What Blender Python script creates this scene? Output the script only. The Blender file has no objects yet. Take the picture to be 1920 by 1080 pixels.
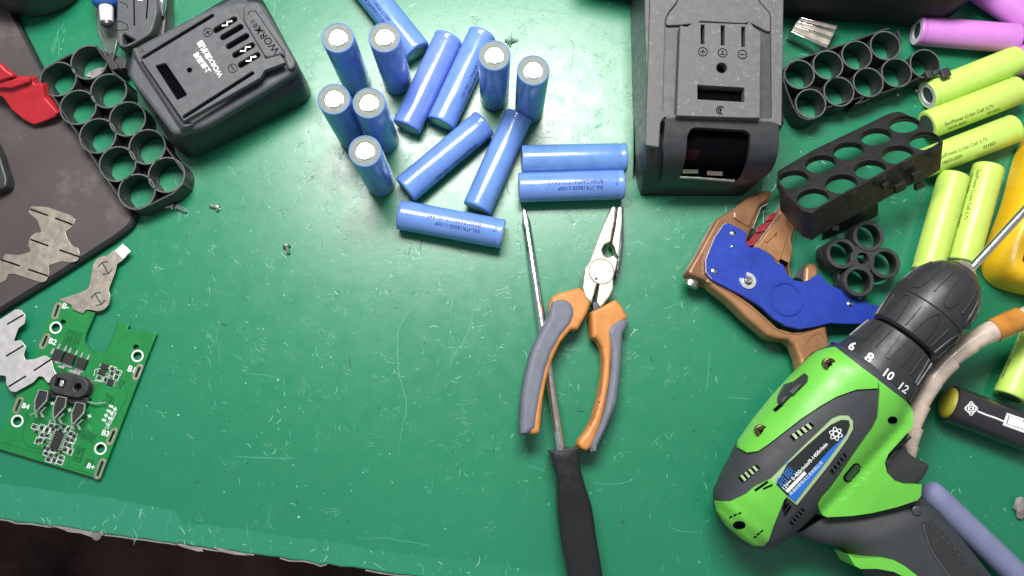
import bpy, bmesh, math, random
from mathutils import Vector, Matrix
random.seed(7)
D = bpy.data
SC = bpy.context.scene
COL = SC.collection
S = 0.001                      # everything below is written in millimetres

# ------------------------------------------------------------------ camera
CAM_F, CAM_PITCH, CAM_ROLL, CAM_H = 1589.0, math.radians(8.511), math.radians(1.056), 517.6
_fw0 = Vector((0, math.sin(CAM_PITCH), -math.cos(CAM_PITCH)))
_rt0 = Vector((1, 0, 0))
CUP = _rt0.cross(_fw0)
CFW = _fw0 * math.cos(CAM_ROLL) + _rt0 * math.sin(CAM_ROLL)
CRT = _rt0 * math.cos(CAM_ROLL) - _fw0 * math.sin(CAM_ROLL)
CPOS = Vector((0, 0, CAM_H))
cd = D.cameras.new('camera')
cd.sensor_width = 36.0
cd.lens = CAM_F * 36.0 / 1920.0
cd.clip_start, cd.clip_end = 0.01, 20.0
cam = D.objects.new('camera', cd)
COL.objects.link(cam)
_m = Matrix((CRT, CUP, -CFW)).transposed().to_4x4()
_m.translation = CPOS * S
cam.matrix_world = _m
SC.camera = cam

# ------------------------------------------------------------------ light: one bench lamp, a dim room
w = D.worlds.new('World')
SC.world = w
w.use_nodes = True
bg = w.node_tree.nodes['Background']
bg.inputs[0].default_value = (0.90, 0.96, 1.0, 1)
bg.inputs[1].default_value = 0.33
ld = D.lights.new('bench_lamp', 'AREA')
ld.shape = 'RECTANGLE'
ld.size, ld.size_y = 0.44, 0.20
ld.energy = 11.0
ld.color = (1.0, 0.985, 0.95)
lamp = D.objects.new('bench_lamp', ld)
COL.objects.link(lamp)
lamp.location = (-0.04, 0.43, 0.70)
lamp.rotation_euler = (Vector((0.0, 0.16, 0)) - Vector(lamp.location)).to_track_quat('-Z', 'Y').to_euler()
SC.view_settings.view_transform = 'Standard'
SC.view_settings.look = 'None'
SC.view_settings.exposure = 0.0
SC.view_settings.gamma = 1.0

# ------------------------------------------------------------------ geometry helpers
def ray(p):
    return CFW + CRT * ((p[0] - 960.0) / CAM_F) + CUP * ((540.0 - p[1]) / CAM_F)

def P(px, py, z=0.0):
    """a point of the photograph, at height z above the bench"""
    d = ray((px, py))
    return CPOS + d * ((z - CAM_H) / d.z)

class Fr:
    """a plane in space with its own x and y"""
    def __init__(s, o, x=(1, 0, 0), y=(0, 1, 0)):
        s.o = Vector(o); s.x = Vector(x).normalized()
        y = Vector(y); s.y = (y - s.x * y.dot(s.x)).normalized(); s.n = s.x.cross(s.y)
    def px(s, p):
        d = ray(p)
        q = CPOS + d * ((s.o - CPOS).dot(s.n) / d.dot(s.n)) - s.o
        return (q.dot(s.x), q.dot(s.y))
    def at(s, a, b, c=0.0):
        return s.o + s.x * a + s.y * b + s.n * c
    def up(s, h):
        return Fr(s.o + s.n * h, s.x, s.y)

def flat(z):
    return Fr((0, 0, z))

def fr3(a, b, c):
    """plane through three points (a: origin, a->b: x)"""
    a, b, c = Vector(a), Vector(b), Vector(c)
    f = Fr(a, b - a, c - a)
    if f.n.z < 0:
        f = Fr(a, b - a, a - c)
    return f

class MB:
    def __init__(s):
        s.v, s.f = [], []
    def add(s, v, f):
        k = len(s.v); s.v += [Vector(q) for q in v]; s.f += [tuple(i + k for i in q) for q in f]
        return s
    def box(s, c, sx, sy, sz, fr=None, ang=0.0):
        """c: centre of the bottom, in fr coordinates (or world)"""
        ca, sa = math.cos(ang), math.sin(ang)
        v = []
        for dz in (0, sz):
            for dx, dy in ((-sx/2, -sy/2), (sx/2, -sy/2), (sx/2, sy/2), (-sx/2, sy/2)):
                q = (c[0] + dx*ca - dy*sa, c[1] + dx*sa + dy*ca, c[2] + dz)
                v.append(fr.at(*q) if fr else Vector(q))
        return s.add(v, [(3, 2, 1, 0), (4, 5, 6, 7), (0, 1, 5, 4), (1, 2, 6, 5), (2, 3, 7, 6), (3, 0, 4, 7)])
    def loft(s, rings, cap0=True, cap1=True):
        n = len(rings[0]); v = [q for r in rings for q in r]; f = []
        for i in range(len(rings) - 1):
            for j in range(n):
                k = (j + 1) % n
                f.append((i*n + j, i*n + k, (i+1)*n + k, (i+1)*n + j))
        if cap0: f.append(tuple(range(n - 1, -1, -1)))
        if cap1: f.append(tuple((len(rings) - 1)*n + j for j in range(n)))
        return s.add(v, f)
    def lathe(s, prof, fr=None, seg=40, cap0=False, cap1=False, c=(0, 0)):
        fr = fr or flat(0)
        rings = [[fr.at(c[0] + r*math.cos(2*math.pi*j/seg), c[1] + r*math.sin(2*math.pi*j/seg), h) for j in range(seg)] for r, h in prof]
        return s.loft(rings, cap0, cap1)
    def tube(s, pts, r, seg=14, caps=True, flatten=1.0, upv=(0, 0, 1)):
        pts = [Vector(q) for q in pts]; n = len(pts)
        rr = r if isinstance(r, (list, tuple)) else [r]*n
        rings = []
        for i, q in enumerate(pts):
            t = (pts[min(i+1, n-1)] - pts[max(i-1, 0)]).normalized()
            a = Vector(upv).cross(t)
            a = a.normalized() if a.length > 1e-4 else Vector((1, 0, 0))
            b = t.cross(a)
            rings.append([q + a*(rr[i]*math.cos(2*math.pi*j/seg)) + b*(rr[i]*flatten*math.sin(2*math.pi*j/seg)) for j in range(seg)])
        return s.loft(rings, caps, caps)
    def fill(s, fr, outline, holes=(), t0=0.0, t1=1.0, bev=0.0, res=2):
        """a plate: outline (and holes) in fr coordinates, from height t0 to t1 above fr"""
        v, f = fill2d(outline, holes, t1 - t0, bev, res)
        m = (t0 + t1) / 2
        return s.add([fr.at(q[0], q[1], q[2] + m) for q in v], f)
    def fillpx(s, fr, outline, holes=(), t0=0.0, t1=1.0, bev=0.0, rnd=0.0, rh=None, res=2, sm=0):
        """the same, with the outline read off the photograph on the plate's upper face"""
        g = fr.up(t1)
        def cv(o, r):
            q = [g.px(p) for p in o]
            if sm: q = spline(q, sm)
            return rounded(q, r) if r else q
        return s.fill(fr, cv(outline, rnd), [cv(h, rnd if rh is None else rh) for h in holes], t0, t1, bev, res)
    def xf(s, fn):
        s.v = [Vector(fn(q)) for q in s.v]
        return s

def fill2d(outline, holes, thick, bev, res):
    cu = D.curves.new('tmp', 'CURVE')
    cu.dimensions = '2D'; cu.fill_mode = 'BOTH'
    bev = min(bev, thick * 0.49)
    cu.extrude = max(thick/2 - bev, 1e-4) if thick > 0 else 0
    cu.bevel_depth = bev; cu.bevel_resolution = res; cu.offset = -bev
    for o in (outline,) + tuple(holes):
        sp = cu.splines.new('POLY'); sp.points.add(len(o) - 1)
        for q, p in zip(o, sp.points): p.co = (q[0], q[1], 0, 1)
        sp.use_cyclic_u = True
    ob = D.objects.new('tmp', cu)
    me = D.meshes.new_from_object(ob)
    v = [tuple(q.co) for q in me.vertices]; f = [tuple(q.vertices) for q in me.polygons]
    D.meshes.remove(me); D.objects.remove(ob); D.curves.remove(cu)
    return v, f

_tc = {}
def text2d(body, bold=0.0, spacing=1.0):
    key = (body, bold, spacing)
    if key not in _tc:
        cu = D.curves.new('tmp', 'FONT')
        cu.body = body; cu.size = 1.0; cu.align_x = 'LEFT'; cu.resolution_u = 3; cu.offset = bold; cu.space_character = spacing
        cu.fill_mode = 'FRONT'
        ob = D.objects.new('tmp', cu)
        me = D.meshes.new_from_object(ob)
        v = [tuple(q.co) for q in me.vertices]; f = [tuple(q.vertices) for q in me.polygons]
        D.meshes.remove(me); D.objects.remove(ob); D.curves.remove(cu)
        x0 = min(q[0] for q in v); x1 = max(q[0] for q in v)
        v = [((q[0] - x0), q[1], 0) for q in v]
        _tc[key] = (v, f, x1 - x0)
    return _tc[key]

def rounded(pts, r, n=5):
    out = []; m = len(pts)
    for i in range(m):
        a, b, c = Vector(pts[i-1][:2]), Vector(pts[i][:2]), Vector(pts[(i+1) % m][:2])
        u, w_ = a - b, c - b
        rr = min(r, u.length*0.49, w_.length*0.49)
        p, q = b + u.normalized()*rr, b + w_.normalized()*rr
        for k in range(n):
            t = k/(n-1)
            z = p*(1-t)**2 + b*2*t*(1-t) + q*t*t
            out.append((z.x, z.y))
    return out

def spline(pts, n=5, closed=True):
    m = len(pts); out = []
    dim = len(pts[0])
    g = (lambda i: pts[i % m]) if closed else (lambda i: pts[max(0, min(m-1, i))])
    for i in range(m if closed else m - 1):
        p0, p1, p2, p3 = g(i-1), g(i), g(i+1), g(i+2)
        for k in range(n):
            t = k/n
            out.append(tuple(0.5*(2*p1[d] + (p2[d]-p0[d])*t + (2*p0[d]-5*p1[d]+4*p2[d]-p3[d])*t*t + (3*p1[d]-p0[d]-3*p2[d]+p3[d])*t**3) for d in range(dim)))
    if not closed: out.append(tuple(pts[-1]))
    return out

def circle(c, r, n=24, ry=None, ang=0.0):
    ry = ry or r; ca, sa = math.cos(ang), math.sin(ang)
    return [(c[0] + r*math.cos(2*math.pi*k/n)*ca - ry*math.sin(2*math.pi*k/n)*sa, c[1] + r*math.cos(2*math.pi*k/n)*sa + ry*math.sin(2*math.pi*k/n)*ca) for k in range(n)]

def stadium(a, b, r, n=6):
    a, b = Vector(a[:2]), Vector(b[:2]); t = (b - a).normalized(); ang = math.atan2(t.y, t.x); o = []
    for k in range(n + 1):
        g = ang - math.pi/2 + math.pi*k/n; o.append((b.x + r*math.cos(g), b.y + r*math.sin(g)))
    for k in range(n + 1):
        g = ang + math.pi/2 + math.pi*k/n; o.append((a.x + r*math.cos(g), a.y + r*math.sin(g)))
    return o

def inset(poly, d):
    """move a convex-ish polygon inwards by d"""
    n = len(poly); out = []
    ar = sum(poly[i][0]*poly[(i+1) % n][1] - poly[(i+1) % n][0]*poly[i][1] for i in range(n))
    sg = 1 if ar > 0 else -1
    for i in range(n):
        a, b, c = Vector(poly[i-1][:2]), Vector(poly[i][:2]), Vector(poly[(i+1) % n][:2])
        t = (c - a)
        t = t.normalized() if t.length > 1e-6 else Vector((1, 0))
        nn = Vector((-t.y, t.x))*sg
        out.append((b.x + nn.x*d, b.y + nn.y*d))
    return out

# ------------------------------------------------------------------ scene objects
_wl = {}
def mesh(name, mb, m, origin, sharp=38):
    o = Vector(origin)
    me = D.meshes.new(name)
    me.from_pydata([tuple((q - o)*S) for q in mb.v], [], mb.f)
    me.validate(); me.update()
    bm = bmesh.new(); bm.from_mesh(me)
    bmesh.ops.recalc_face_normals(bm, faces=bm.faces)
    bm.to_mesh(me); bm.free()
    for p in me.polygons: p.use_smooth = True
    me.set_sharp_from_angle(angle=math.radians(sharp))
    me.materials.append(m)
    return me

def tag(o, label=None, cat=None, group=None, kind=None):
    if label: o['label'] = label
    if cat: o['category'] = cat
    if group: o['group'] = group
    if kind: o['kind'] = kind
    return o

def part(name, mb, m, parent, label=None, kind=None, sharp=38):
    o = D.objects.new(name, mesh(name, mb, m, _wl[parent.name], sharp))
    COL.objects.link(o); o.parent = parent; _wl[o.name] = _wl[parent.name]
    return tag(o, label, None, None, kind)

def single(name, mb, m, label, cat, origin, group=None, kind=None, sharp=38):
    o = D.objects.new(name, mesh(name, mb, m, origin, sharp))
    COL.objects.link(o); o.location = Vector(origin)*S; _wl[o.name] = Vector(origin)
    return tag(o, label, cat, group, kind)

def thing(name, label, cat, origin, group=None):
    o = D.objects.new(name, None); COL.objects.link(o); o.empty_display_size = 0.01
    o.location = Vector(origin)*S; _wl[o.name] = Vector(origin)
    return tag(o, label, cat, group)

def copy_tree(o, parent=None):
    c = o.copy(); COL.objects.link(c)
    _wl[c.name] = _wl[o.name]
    if parent is not None: c.parent = parent
    for ch in list(o.children): copy_tree(ch, c)
    return c

def text_px(fr, body, p0, p1, lift=0.12, bold=0.0, yscale=1.0, mb=None, spacing=1.0):
    """flat print: the text's baseline runs from p0 to p1 of the photograph on plane fr"""
    mb = mb or MB()
    a, b = Vector(fr.px(p0)), Vector(fr.px(p1))
    v, f, wd = text2d(body, bold, spacing)
    t = (b - a); k = t.length/wd; t.normalize(); u = Vector((-t.y, t.x))
    return mb.add([fr.at(*(a + t*(q[0]*k) + u*(q[1]*k*yscale)), lift) for q in v], f)

def stroke_px(fr, pts, wd, lift=0.0, th=0.15, mb=None, closed=False):
    """a thin raised or printed line along pixels of the photograph"""
    mb = mb or MB()
    q = [Vector(fr.px(p)) for p in pts]
    return stroke(fr, q, wd, lift, th, mb, closed)

def stroke(fr, q, wd, lift=0.0, th=0.15, mb=None, closed=False):
    mb = mb or MB()
    n = len(q); q = [Vector(p[:2]) for p in q]; ring = []
    for i in range(n):
        t = (q[(i+1) % n] - q[i-1]) if closed else (q[min(i+1, n-1)] - q[max(i-1, 0)])
        t.normalize(); u = Vector((-t.y, t.x))*(wd/2)
        a, b = q[i] + u, q[i] - u
        ring.append([fr.at(a.x, a.y, lift), fr.at(a.x, a.y, lift + th), fr.at(b.x, b.y, lift + th), fr.at(b.x, b.y, lift)])
    if closed:
        ring.append(ring[0]); return mb.loft(ring, False, False)
    return mb.loft(ring)

# ------------------------------------------------------------------ materials
def mat(name, col, rough=0.5, metal=0.0, bump=None, var=None, spec=0.5, coat=0.0, wear=None, alpha=1.0, trans=0.0, aniso=0.0, dust=None, each=0.0):
    m = D.materials.new(name); m.use_nodes = True
    nt = m.node_tree; N, L = nt.nodes, nt.links
    b = N['Principled BSDF']
    b.inputs['Base Color'].default_value = (*col, 1); b.inputs['Roughness'].default_value = rough
    b.inputs['Metallic'].default_value = metal; b.inputs['Specular IOR Level'].default_value = spec
    b.inputs['Coat Weight'].default_value = coat; b.inputs['Coat Roughness'].default_value = 0.12
    b.inputs['Alpha'].default_value = alpha; b.inputs['Transmission Weight'].default_value = trans
    tc = N.new('ShaderNodeTexCoord').outputs['Object']
    def noise(scale, detail=4, rough_=0.6, dist=0.0):
        n = N.new('ShaderNodeTexNoise'); n.inputs['Scale'].default_value = scale; n.inputs['Detail'].default_value = detail
        n.inputs['Roughness'].default_value = rough_; n.inputs['Distortion'].default_value = dist
        L.new(tc, n.inputs['Vector']); return n.outputs['Fac']
    def rng(fac, a, b_, c=0.0, d=1.0):
        n = N.new('ShaderNodeMapRange'); n.inputs['From Min'].default_value = a; n.inputs['From Max'].default_value = b_
        n.inputs['To Min'].default_value = c; n.inputs['To Max'].default_value = d
        L.new(fac, n.inputs['Value']); return n.outputs['Result']
    def mix(fac, a, b_):
        n = N.new('ShaderNodeMix'); n.data_type = 'RGBA'
        L.new(fac, n.inputs['Factor'])
        for sock, v in ((n.inputs['A'], a), (n.inputs['B'], b_)):
            if isinstance(v, tuple): sock.default_value = (*v[:3], 1)
            else: L.new(v, sock)
        return n.outputs['Result']
    c = col
    if var:                                   # (scale, amount): gentle unevenness of the colour
        k = var[1]
        c = mix(rng(noise(var[0]), 0.3, 0.7), tuple(x*(1-k) for x in col), tuple(min(1, x*(1+k) + 0.01*k) for x in col))
    if dust:                                  # (scale, threshold, colour): specks and smudges of dust
        c = mix(rng(noise(dust[0], 6, 0.7), dust[1], dust[1] + 0.12), c, dust[2])
    if wear:                                  # (scale, threshold, colour): chipped or rubbed patches
        c = mix(rng(noise(wear[0], 5, 0.65, 0.4), wear[1], wear[1] + 0.03), c, wear[2])
    if each:                                  # no two pieces have quite the same colour
        oi = N.new('ShaderNodeObjectInfo'); hs = N.new('ShaderNodeHueSaturation')
        L.new(rng(oi.outputs['Random'], 0, 1, 0.5 - each*0.12, 0.5 + each*0.12), hs.inputs['Hue'])
        L.new(rng(oi.outputs['Random'], 0, 1, 1 - each, 1 + each), hs.inputs['Value'])
        L.new(c, hs.inputs['Color']); c = hs.outputs['Color']
    if not isinstance(c, tuple): L.new(c, b.inputs['Base Color'])
    r = rng(noise(220, 3), 0.3, 0.7, max(0.03, rough - 0.07), min(1, rough + 0.08))
    L.new(r, b.inputs['Roughness'])
    if bump:                                  # (scale, strength, distance in mm)
        n = N.new('ShaderNodeBump'); n.inputs['Strength'].default_value = bump[1]; n.inputs['Distance'].default_value = bump[2]*S
        L.new(noise(bump[0], 3), n.inputs['Height']); L.new(n.outputs['Normal'], b.inputs['Normal'])
    return m

M = {}
M['blue_wrap'] = mat('blue_wrap', (0.13, 0.245, 0.61), 0.24, var=(90, 0.12), bump=(120, 0.45, 0.22), coat=0.5, dust=(380, 0.70, (0.30, 0.40, 0.66)), each=0.10)
M['lime_wrap'] = mat('lime_wrap', (0.53, 0.73, 0.14), 0.36, dust=(300, 0.72, (0.36, 0.50, 0.12)), each=0.06, var=(70, 0.08), bump=(140, 0.25, 0.15))
M['lilac_wrap'] = mat('lilac_wrap', (0.60, 0.22, 0.64), 0.40, var=(70, 0.08), bump=(140, 0.25, 0.15))
M['grey_paper'] = mat('grey_paper', (0.17, 0.195, 0.18), 0.7, var=(300, 0.08))
M['pale_paper'] = mat('pale_paper', (0.60, 0.62, 0.68), 0.6, var=(300, 0.08))
M['bright_nickel'] = mat('bright_nickel', (0.90, 0.90, 0.88), 0.42, 1.0, var=(400, 0.05), bump=(900, 0.2, 0.1))
M['dark_steel'] = mat('dark_steel', (0.10, 0.105, 0.12), 0.35, 0.6, var=(300, 0.3))
M['steel'] = mat('steel', (0.62, 0.61, 0.58), 0.30, 1.0, var=(250, 0.15), bump=(600, 0.2, 0.1))
M['chrome'] = mat('chrome', (0.78, 0.78, 0.78), 0.16, 1.0, var=(200, 0.08))
M['worn_steel'] = mat('worn_steel', (0.70, 0.66, 0.57), 0.44, 1.0, var=(160, 0.18), bump=(500, 0.3, 0.1), dust=(500, 0.62, (0.30, 0.22, 0.14)))
M['nickel_sheet'] = mat('nickel_sheet', (0.60, 0.53, 0.44), 0.36, 0.92, var=(20, 0.06), bump=(900, 0.08, 0.05))
M['bright_sheet'] = mat('bright_sheet', (0.80, 0.76, 0.77), 0.40, 0.75, var=(20, 0.04), bump=(900, 0.08, 0.05))
M['black_plastic'] = mat('black_plastic', (0.026, 0.027, 0.028), 0.5, var=(200, 0.3), bump=(1500, 0.25, 0.1), dust=(900, 0.70, (0.08, 0.08, 0.08)))
M['pack_plastic'] = mat('pack_plastic', (0.070, 0.074, 0.082), 0.58, var=(250, 0.15), bump=(2200, 0.5, 0.12), dust=(700, 0.68, (0.16, 0.17, 0.18)))
M['pack_side'] = mat('pack_side', (0.022, 0.025, 0.030), 0.42, var=(250, 0.15), bump=(2200, 0.3, 0.1), dust=(260, 0.66, (0.07, 0.075, 0.08)))
M['case_plastic'] = mat('case_plastic', (0.098, 0.098, 0.098), 0.66, var=(220, 0.2), bump=(1600, 0.6, 0.15), dust=(420, 0.58, (0.21, 0.21, 0.205)))
M['case_smooth'] = mat('case_smooth', (0.030, 0.032, 0.036), 0.40, var=(120, 0.15), bump=(1500, 0.2, 0.08), dust=(600, 0.70, (0.10, 0.10, 0.10)))
M['void_black'] = mat('void_black', (0.003, 0.003, 0.004), 0.9, spec=0.0)
M['lit_rim'] = mat('lit_rim', (0.085, 0.09, 0.09), 0.5, var=(300, 0.3))  # lamp gleam on the holder ring tops, put into a paler grey
M['dark_red'] = mat('dark_red', (0.010, 0.0008, 0.002), 0.7, spec=0.1)
M['bag_black'] = mat('bag_black', (0.007, 0.006, 0.009), 0.7, bump=(400, 0.5, 0.4))
M['gloss_black'] = mat('gloss_black', (0.012, 0.013, 0.014), 0.22, var=(60, 0.15), bump=(300, 0.15, 0.1), dust=(500, 0.72, (0.05, 0.05, 0.05)))
M['white_ink'] = mat('white_ink', (0.82, 0.83, 0.84), 0.6)
M['grey_ink'] = mat('grey_ink', (0.30, 0.31, 0.32), 0.6)
M['dark_ink'] = mat('dark_ink', (0.012, 0.025, 0.12), 0.6)
M['olive_ink'] = mat('olive_ink', (0.05, 0.09, 0.015), 0.6)
M['black_ink'] = mat('black_ink', (0.012, 0.012, 0.012), 0.6)
M['blue_ink'] = mat('blue_ink', (0.02, 0.17, 0.55), 0.5)
M['orange'] = mat('orange', (0.56, 0.22, 0.055), 0.45, var=(90, 0.15), bump=(900, 0.2, 0.1), dust=(420, 0.64, (0.30, 0.14, 0.06)))
M['grey_rubber'] = mat('grey_rubber', (0.135, 0.145, 0.185), 0.60, var=(80, 0.12), bump=(1400, 0.3, 0.1), dust=(600, 0.70, (0.24, 0.24, 0.26)))
M['blue_paint'] = mat('blue_paint', (0.016, 0.044, 0.33), 0.38, var=(60, 0.15), bump=(500, 0.2, 0.1), wear=(330, 0.74, (0.20, 0.24, 0.42)))
M['tan_paint'] = mat('tan_paint', (0.37, 0.185, 0.085), 0.38, 0.30, var=(70, 0.18), bump=(600, 0.3, 0.1), wear=(240, 0.72, (0.13, 0.07, 0.04)))
M['copper_tan'] = mat('copper_tan', (0.27, 0.135, 0.07), 0.36, 0.40, var=(70, 0.2), bump=(600, 0.3, 0.1), wear=(240, 0.70, (0.11, 0.06, 0.035)))
M['tan_mark'] = mat('tan_mark', (0.16, 0.075, 0.035), 0.6)
M['red_plastic'] = mat('red_plastic', (0.46, 0.020, 0.030), 0.38, var=(90, 0.15), bump=(200, 0.2, 0.2))
M['dark_red_plastic'] = mat('dark_red_plastic', (0.22, 0.022, 0.030), 0.42, var=(200, 0.2))
M['drill_green'] = mat('drill_green', (0.135, 0.50, 0.055), 0.40, var=(40, 0.06), bump=(2000, 0.15, 0.06), dust=(500, 0.72, (0.16, 0.45, 0.12)))
M['drill_grey'] = mat('drill_grey', (0.036, 0.039, 0.045), 0.58, var=(60, 0.12), bump=(2200, 0.4, 0.08), dust=(700, 0.70, (0.09, 0.09, 0.10)))
M['drill_black'] = mat('drill_black', (0.028, 0.029, 0.031), 0.42, var=(60, 0.15), bump=(2000, 0.25, 0.06), dust=(600, 0.69, (0.08, 0.08, 0.085)))
M['pale_green'] = mat('pale_green', (0.33, 0.45, 0.24), 0.5)
M['label_black'] = mat('label_black', (0.016, 0.020, 0.022), 0.3)
M['label_blue'] = mat('label_blue', (0.018, 0.15, 0.55), 0.3)
M['board_green'] = mat('board_green', (0.012, 0.20, 0.048), 0.30, var=(60, 0.12), dust=(900, 0.66, (0.03, 0.26, 0.09)))
M['board_dark'] = mat('board_dark', (0.006, 0.10, 0.026), 0.35)
M['chip_black'] = mat('chip_black', (0.018, 0.019, 0.022), 0.5, dust=(900, 0.66, (0.06, 0.06, 0.06)))
M['solder'] = mat('solder', (0.66, 0.66, 0.64), 0.35, 0.8, var=(900, 0.2))
M['yellow_plastic'] = mat('yellow_plastic', (0.80, 0.49, 0.015), 0.36, var=(40, 0.08), bump=(120, 0.2, 0.2))
M['slate_foam'] = mat('slate_foam', (0.19, 0.21, 0.35), 0.62, var=(120, 0.10), bump=(500, 0.3, 0.15))
M['tape_beige'] = mat('tape_beige', (0.60, 0.48, 0.40), 0.34, var=(130, 0.20), bump=(170, 0.4, 0.3), coat=0.3)
M['tape_amber'] = mat('tape_amber', (0.50, 0.20, 0.03), 0.25, var=(130, 0.2), coat=0.4)
M['violet_plastic'] = mat('violet_plastic', (0.060, 0.025, 0.34), 0.35, var=(120, 0.15))
M['brown_mat'] = mat('brown_mat', (0.062, 0.049, 0.049), 0.62, var=(30, 0.18), bump=(1200, 0.3, 0.12), dust=(32, 0.57, (0.115, 0.09, 0.085)))
M['mat_edge'] = mat('mat_edge', (0.014, 0.014, 0.017), 0.55, var=(100, 0.2))
M['white_plastic'] = mat('white_plastic', (0.74, 0.72, 0.78), 0.35)
M['blue_plastic'] = mat('blue_plastic', (0.02, 0.12, 0.42), 0.35)
M['clear_plastic'] = mat('clear_plastic', (0.75, 0.80, 0.78), 0.12, trans=0.92, spec=0.6)
M['trim_grey'] = mat('trim_grey', (0.24, 0.215, 0.20), 0.6, var=(200, 0.3))
M['floor_dark'] = mat('floor_dark', (0.040, 0.017, 0.015), 0.8, var=(8, 0.8), spec=0.2)

def bench_material():
    m = D.materials.new('green_bench_vinyl'); m.use_nodes = True
    nt = m.node_tree; N, L = nt.nodes, nt.links; b = N['Principled BSDF']
    tc = N.new('ShaderNodeTexCoord').outputs['Object']
    def mapped(rot, sc):
        n = N.new('ShaderNodeMapping'); n.inputs['Rotation'].default_value[2] = rot; n.inputs['Scale'].default_value = sc
        L.new(tc, n.inputs['Vector']); return n.outputs['Vector']
    def noise(v, scale, detail=4, r=0.6, d=0.0):
        n = N.new('ShaderNodeTexNoise'); n.inputs['Scale'].default_value = scale; n.inputs['Detail'].default_value = detail
        n.inputs['Roughness'].default_value = r; n.inputs['Distortion'].default_value = d; L.new(v, n.inputs['Vector']); return n.outputs['Fac']
    def rng(x, a, c, d=0.0, e=1.0):
        n = N.new('ShaderNodeMapRange'); n.inputs['From Min'].default_value = a; n.inputs['From Max'].default_value = c
        n.inputs['To Min'].default_value = d; n.inputs['To Max'].default_value = e; L.new(x, n.inputs['Value']); return n.outputs['Result']
    def mth(op, x, y=None):
        n = N.new('ShaderNodeMath'); n.operation = op
        for i, q in enumerate((x, y)):
            if q is None: continue
            if isinstance(q, (int, float)): n.inputs[i].default_value = q
            else: L.new(q, n.inputs[i])
        return n.outputs[0]
    def mix(f, a, c):
        n = N.new('ShaderNodeMix'); n.data_type = 'RGBA'; L.new(f, n.inputs['Factor'])
        for sock, q in ((n.inputs['A'], a), (n.inputs['B'], c)):
            if isinstance(q, tuple): sock.default_value = (*q, 1)
            else: L.new(q, sock)
        return n.outputs['Result']
    def lines(v, scale, width, mscale, mthr, det=2.0, dist=0.0):
        """hairlines: the contour lines of a noise field, kept only here and there"""
        a = mth('ABSOLUTE', mth('SUBTRACT', noise(v, scale, det, 0.5, dist), 0.5))
        l = rng(a, 0.0, width, 1.0, 0.0)
        return mth('MULTIPLY', l, rng(noise(v, mscale, 2), mthr, mthr + 0.05))
    o = mapped(0, (1, 1, 1))
    s1 = lines(mapped(0.5, (1, 0.25, 1)), 60, 0.006, 70, 0.60)
    s2 = lines(mapped(-0.9, (1, 0.3, 1)), 75, 0.006, 60, 0.62)
    s3 = lines(o, 38, 0.004, 45, 0.60, 3, 1.0)
    cr = lines(o, 110, 0.022, 55, 0.56, 4, 1.5)            # fine crazing of the worn skin
    scr = mth('MAXIMUM', mth('MAXIMUM', s1, s2), s3)
    specks = rng(noise(o, 420, 2, 0.5), 0.755, 0.79)
    darks = rng(noise(o, 190, 2, 0.5), 0.765, 0.80)
    base = mix(rng(noise(o, 6, 4), 0.3, 0.7), (0.008, 0.182, 0.088), (0.011, 0.204, 0.100))
    base = mix(mth('MULTIPLY', scr, 0.30), base, (0.12, 0.40, 0.27))
    base = mix(mth('MULTIPLY', darks, 0.5), base, (0.008, 0.07, 0.045))
    stain = rng(noise(mapped(0.2, (1, 1, 1)), 13, 3), 0.70, 0.82)
    base = mix(mth('MULTIPLY', stain, 0.45), base, (0.05, 0.10, 0.045))
    # a lighter strip along the front edge: y of the bench is measured from that edge in the object's own axes
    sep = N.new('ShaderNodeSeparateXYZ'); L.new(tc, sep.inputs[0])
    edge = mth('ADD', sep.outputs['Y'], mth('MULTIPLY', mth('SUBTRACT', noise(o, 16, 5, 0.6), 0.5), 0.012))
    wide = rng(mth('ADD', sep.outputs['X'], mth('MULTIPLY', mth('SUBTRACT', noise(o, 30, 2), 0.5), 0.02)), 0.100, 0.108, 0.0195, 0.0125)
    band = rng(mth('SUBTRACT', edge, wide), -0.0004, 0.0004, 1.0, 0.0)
    bandf = mth('MULTIPLY', band, rng(noise(o, 40, 4), 0.25, 0.6, 0.6, 1.0))
    base = mix(mth('MULTIPLY', bandf, rng(sep.outputs['X'], 0.05, 0.30, 0.42, 0.16)), base, (0.045, 0.30, 0.20))
    L.new(base, b.inputs['Base Color'])
    L.new(rng(noise(o, 90, 5), 0.3, 0.7, 0.27, 0.36), b.inputs['Roughness'])
    b.inputs['Specular IOR Level'].default_value = 0.72
    hgt = mth('ADD', mth('MULTIPLY', noise(o, 130, 4, 0.6), 0.32), mth('ADD', mth('MULTIPLY', noise(o, 600, 3), 0.10), mth('MULTIPLY', mth('MAXIMUM', scr, mth('MULTIPLY', cr, 0.40)), -0.55)))
    bp = N.new('ShaderNodeBump'); bp.inputs['Strength'].default_value = 0.35; bp.inputs['Distance'].default_value = 0.00045
    L.new(hgt, bp.inputs['Height']); L.new(bp.outputs['Normal'], b.inputs['Normal'])
    return m
M['bench'] = bench_material()

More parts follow.
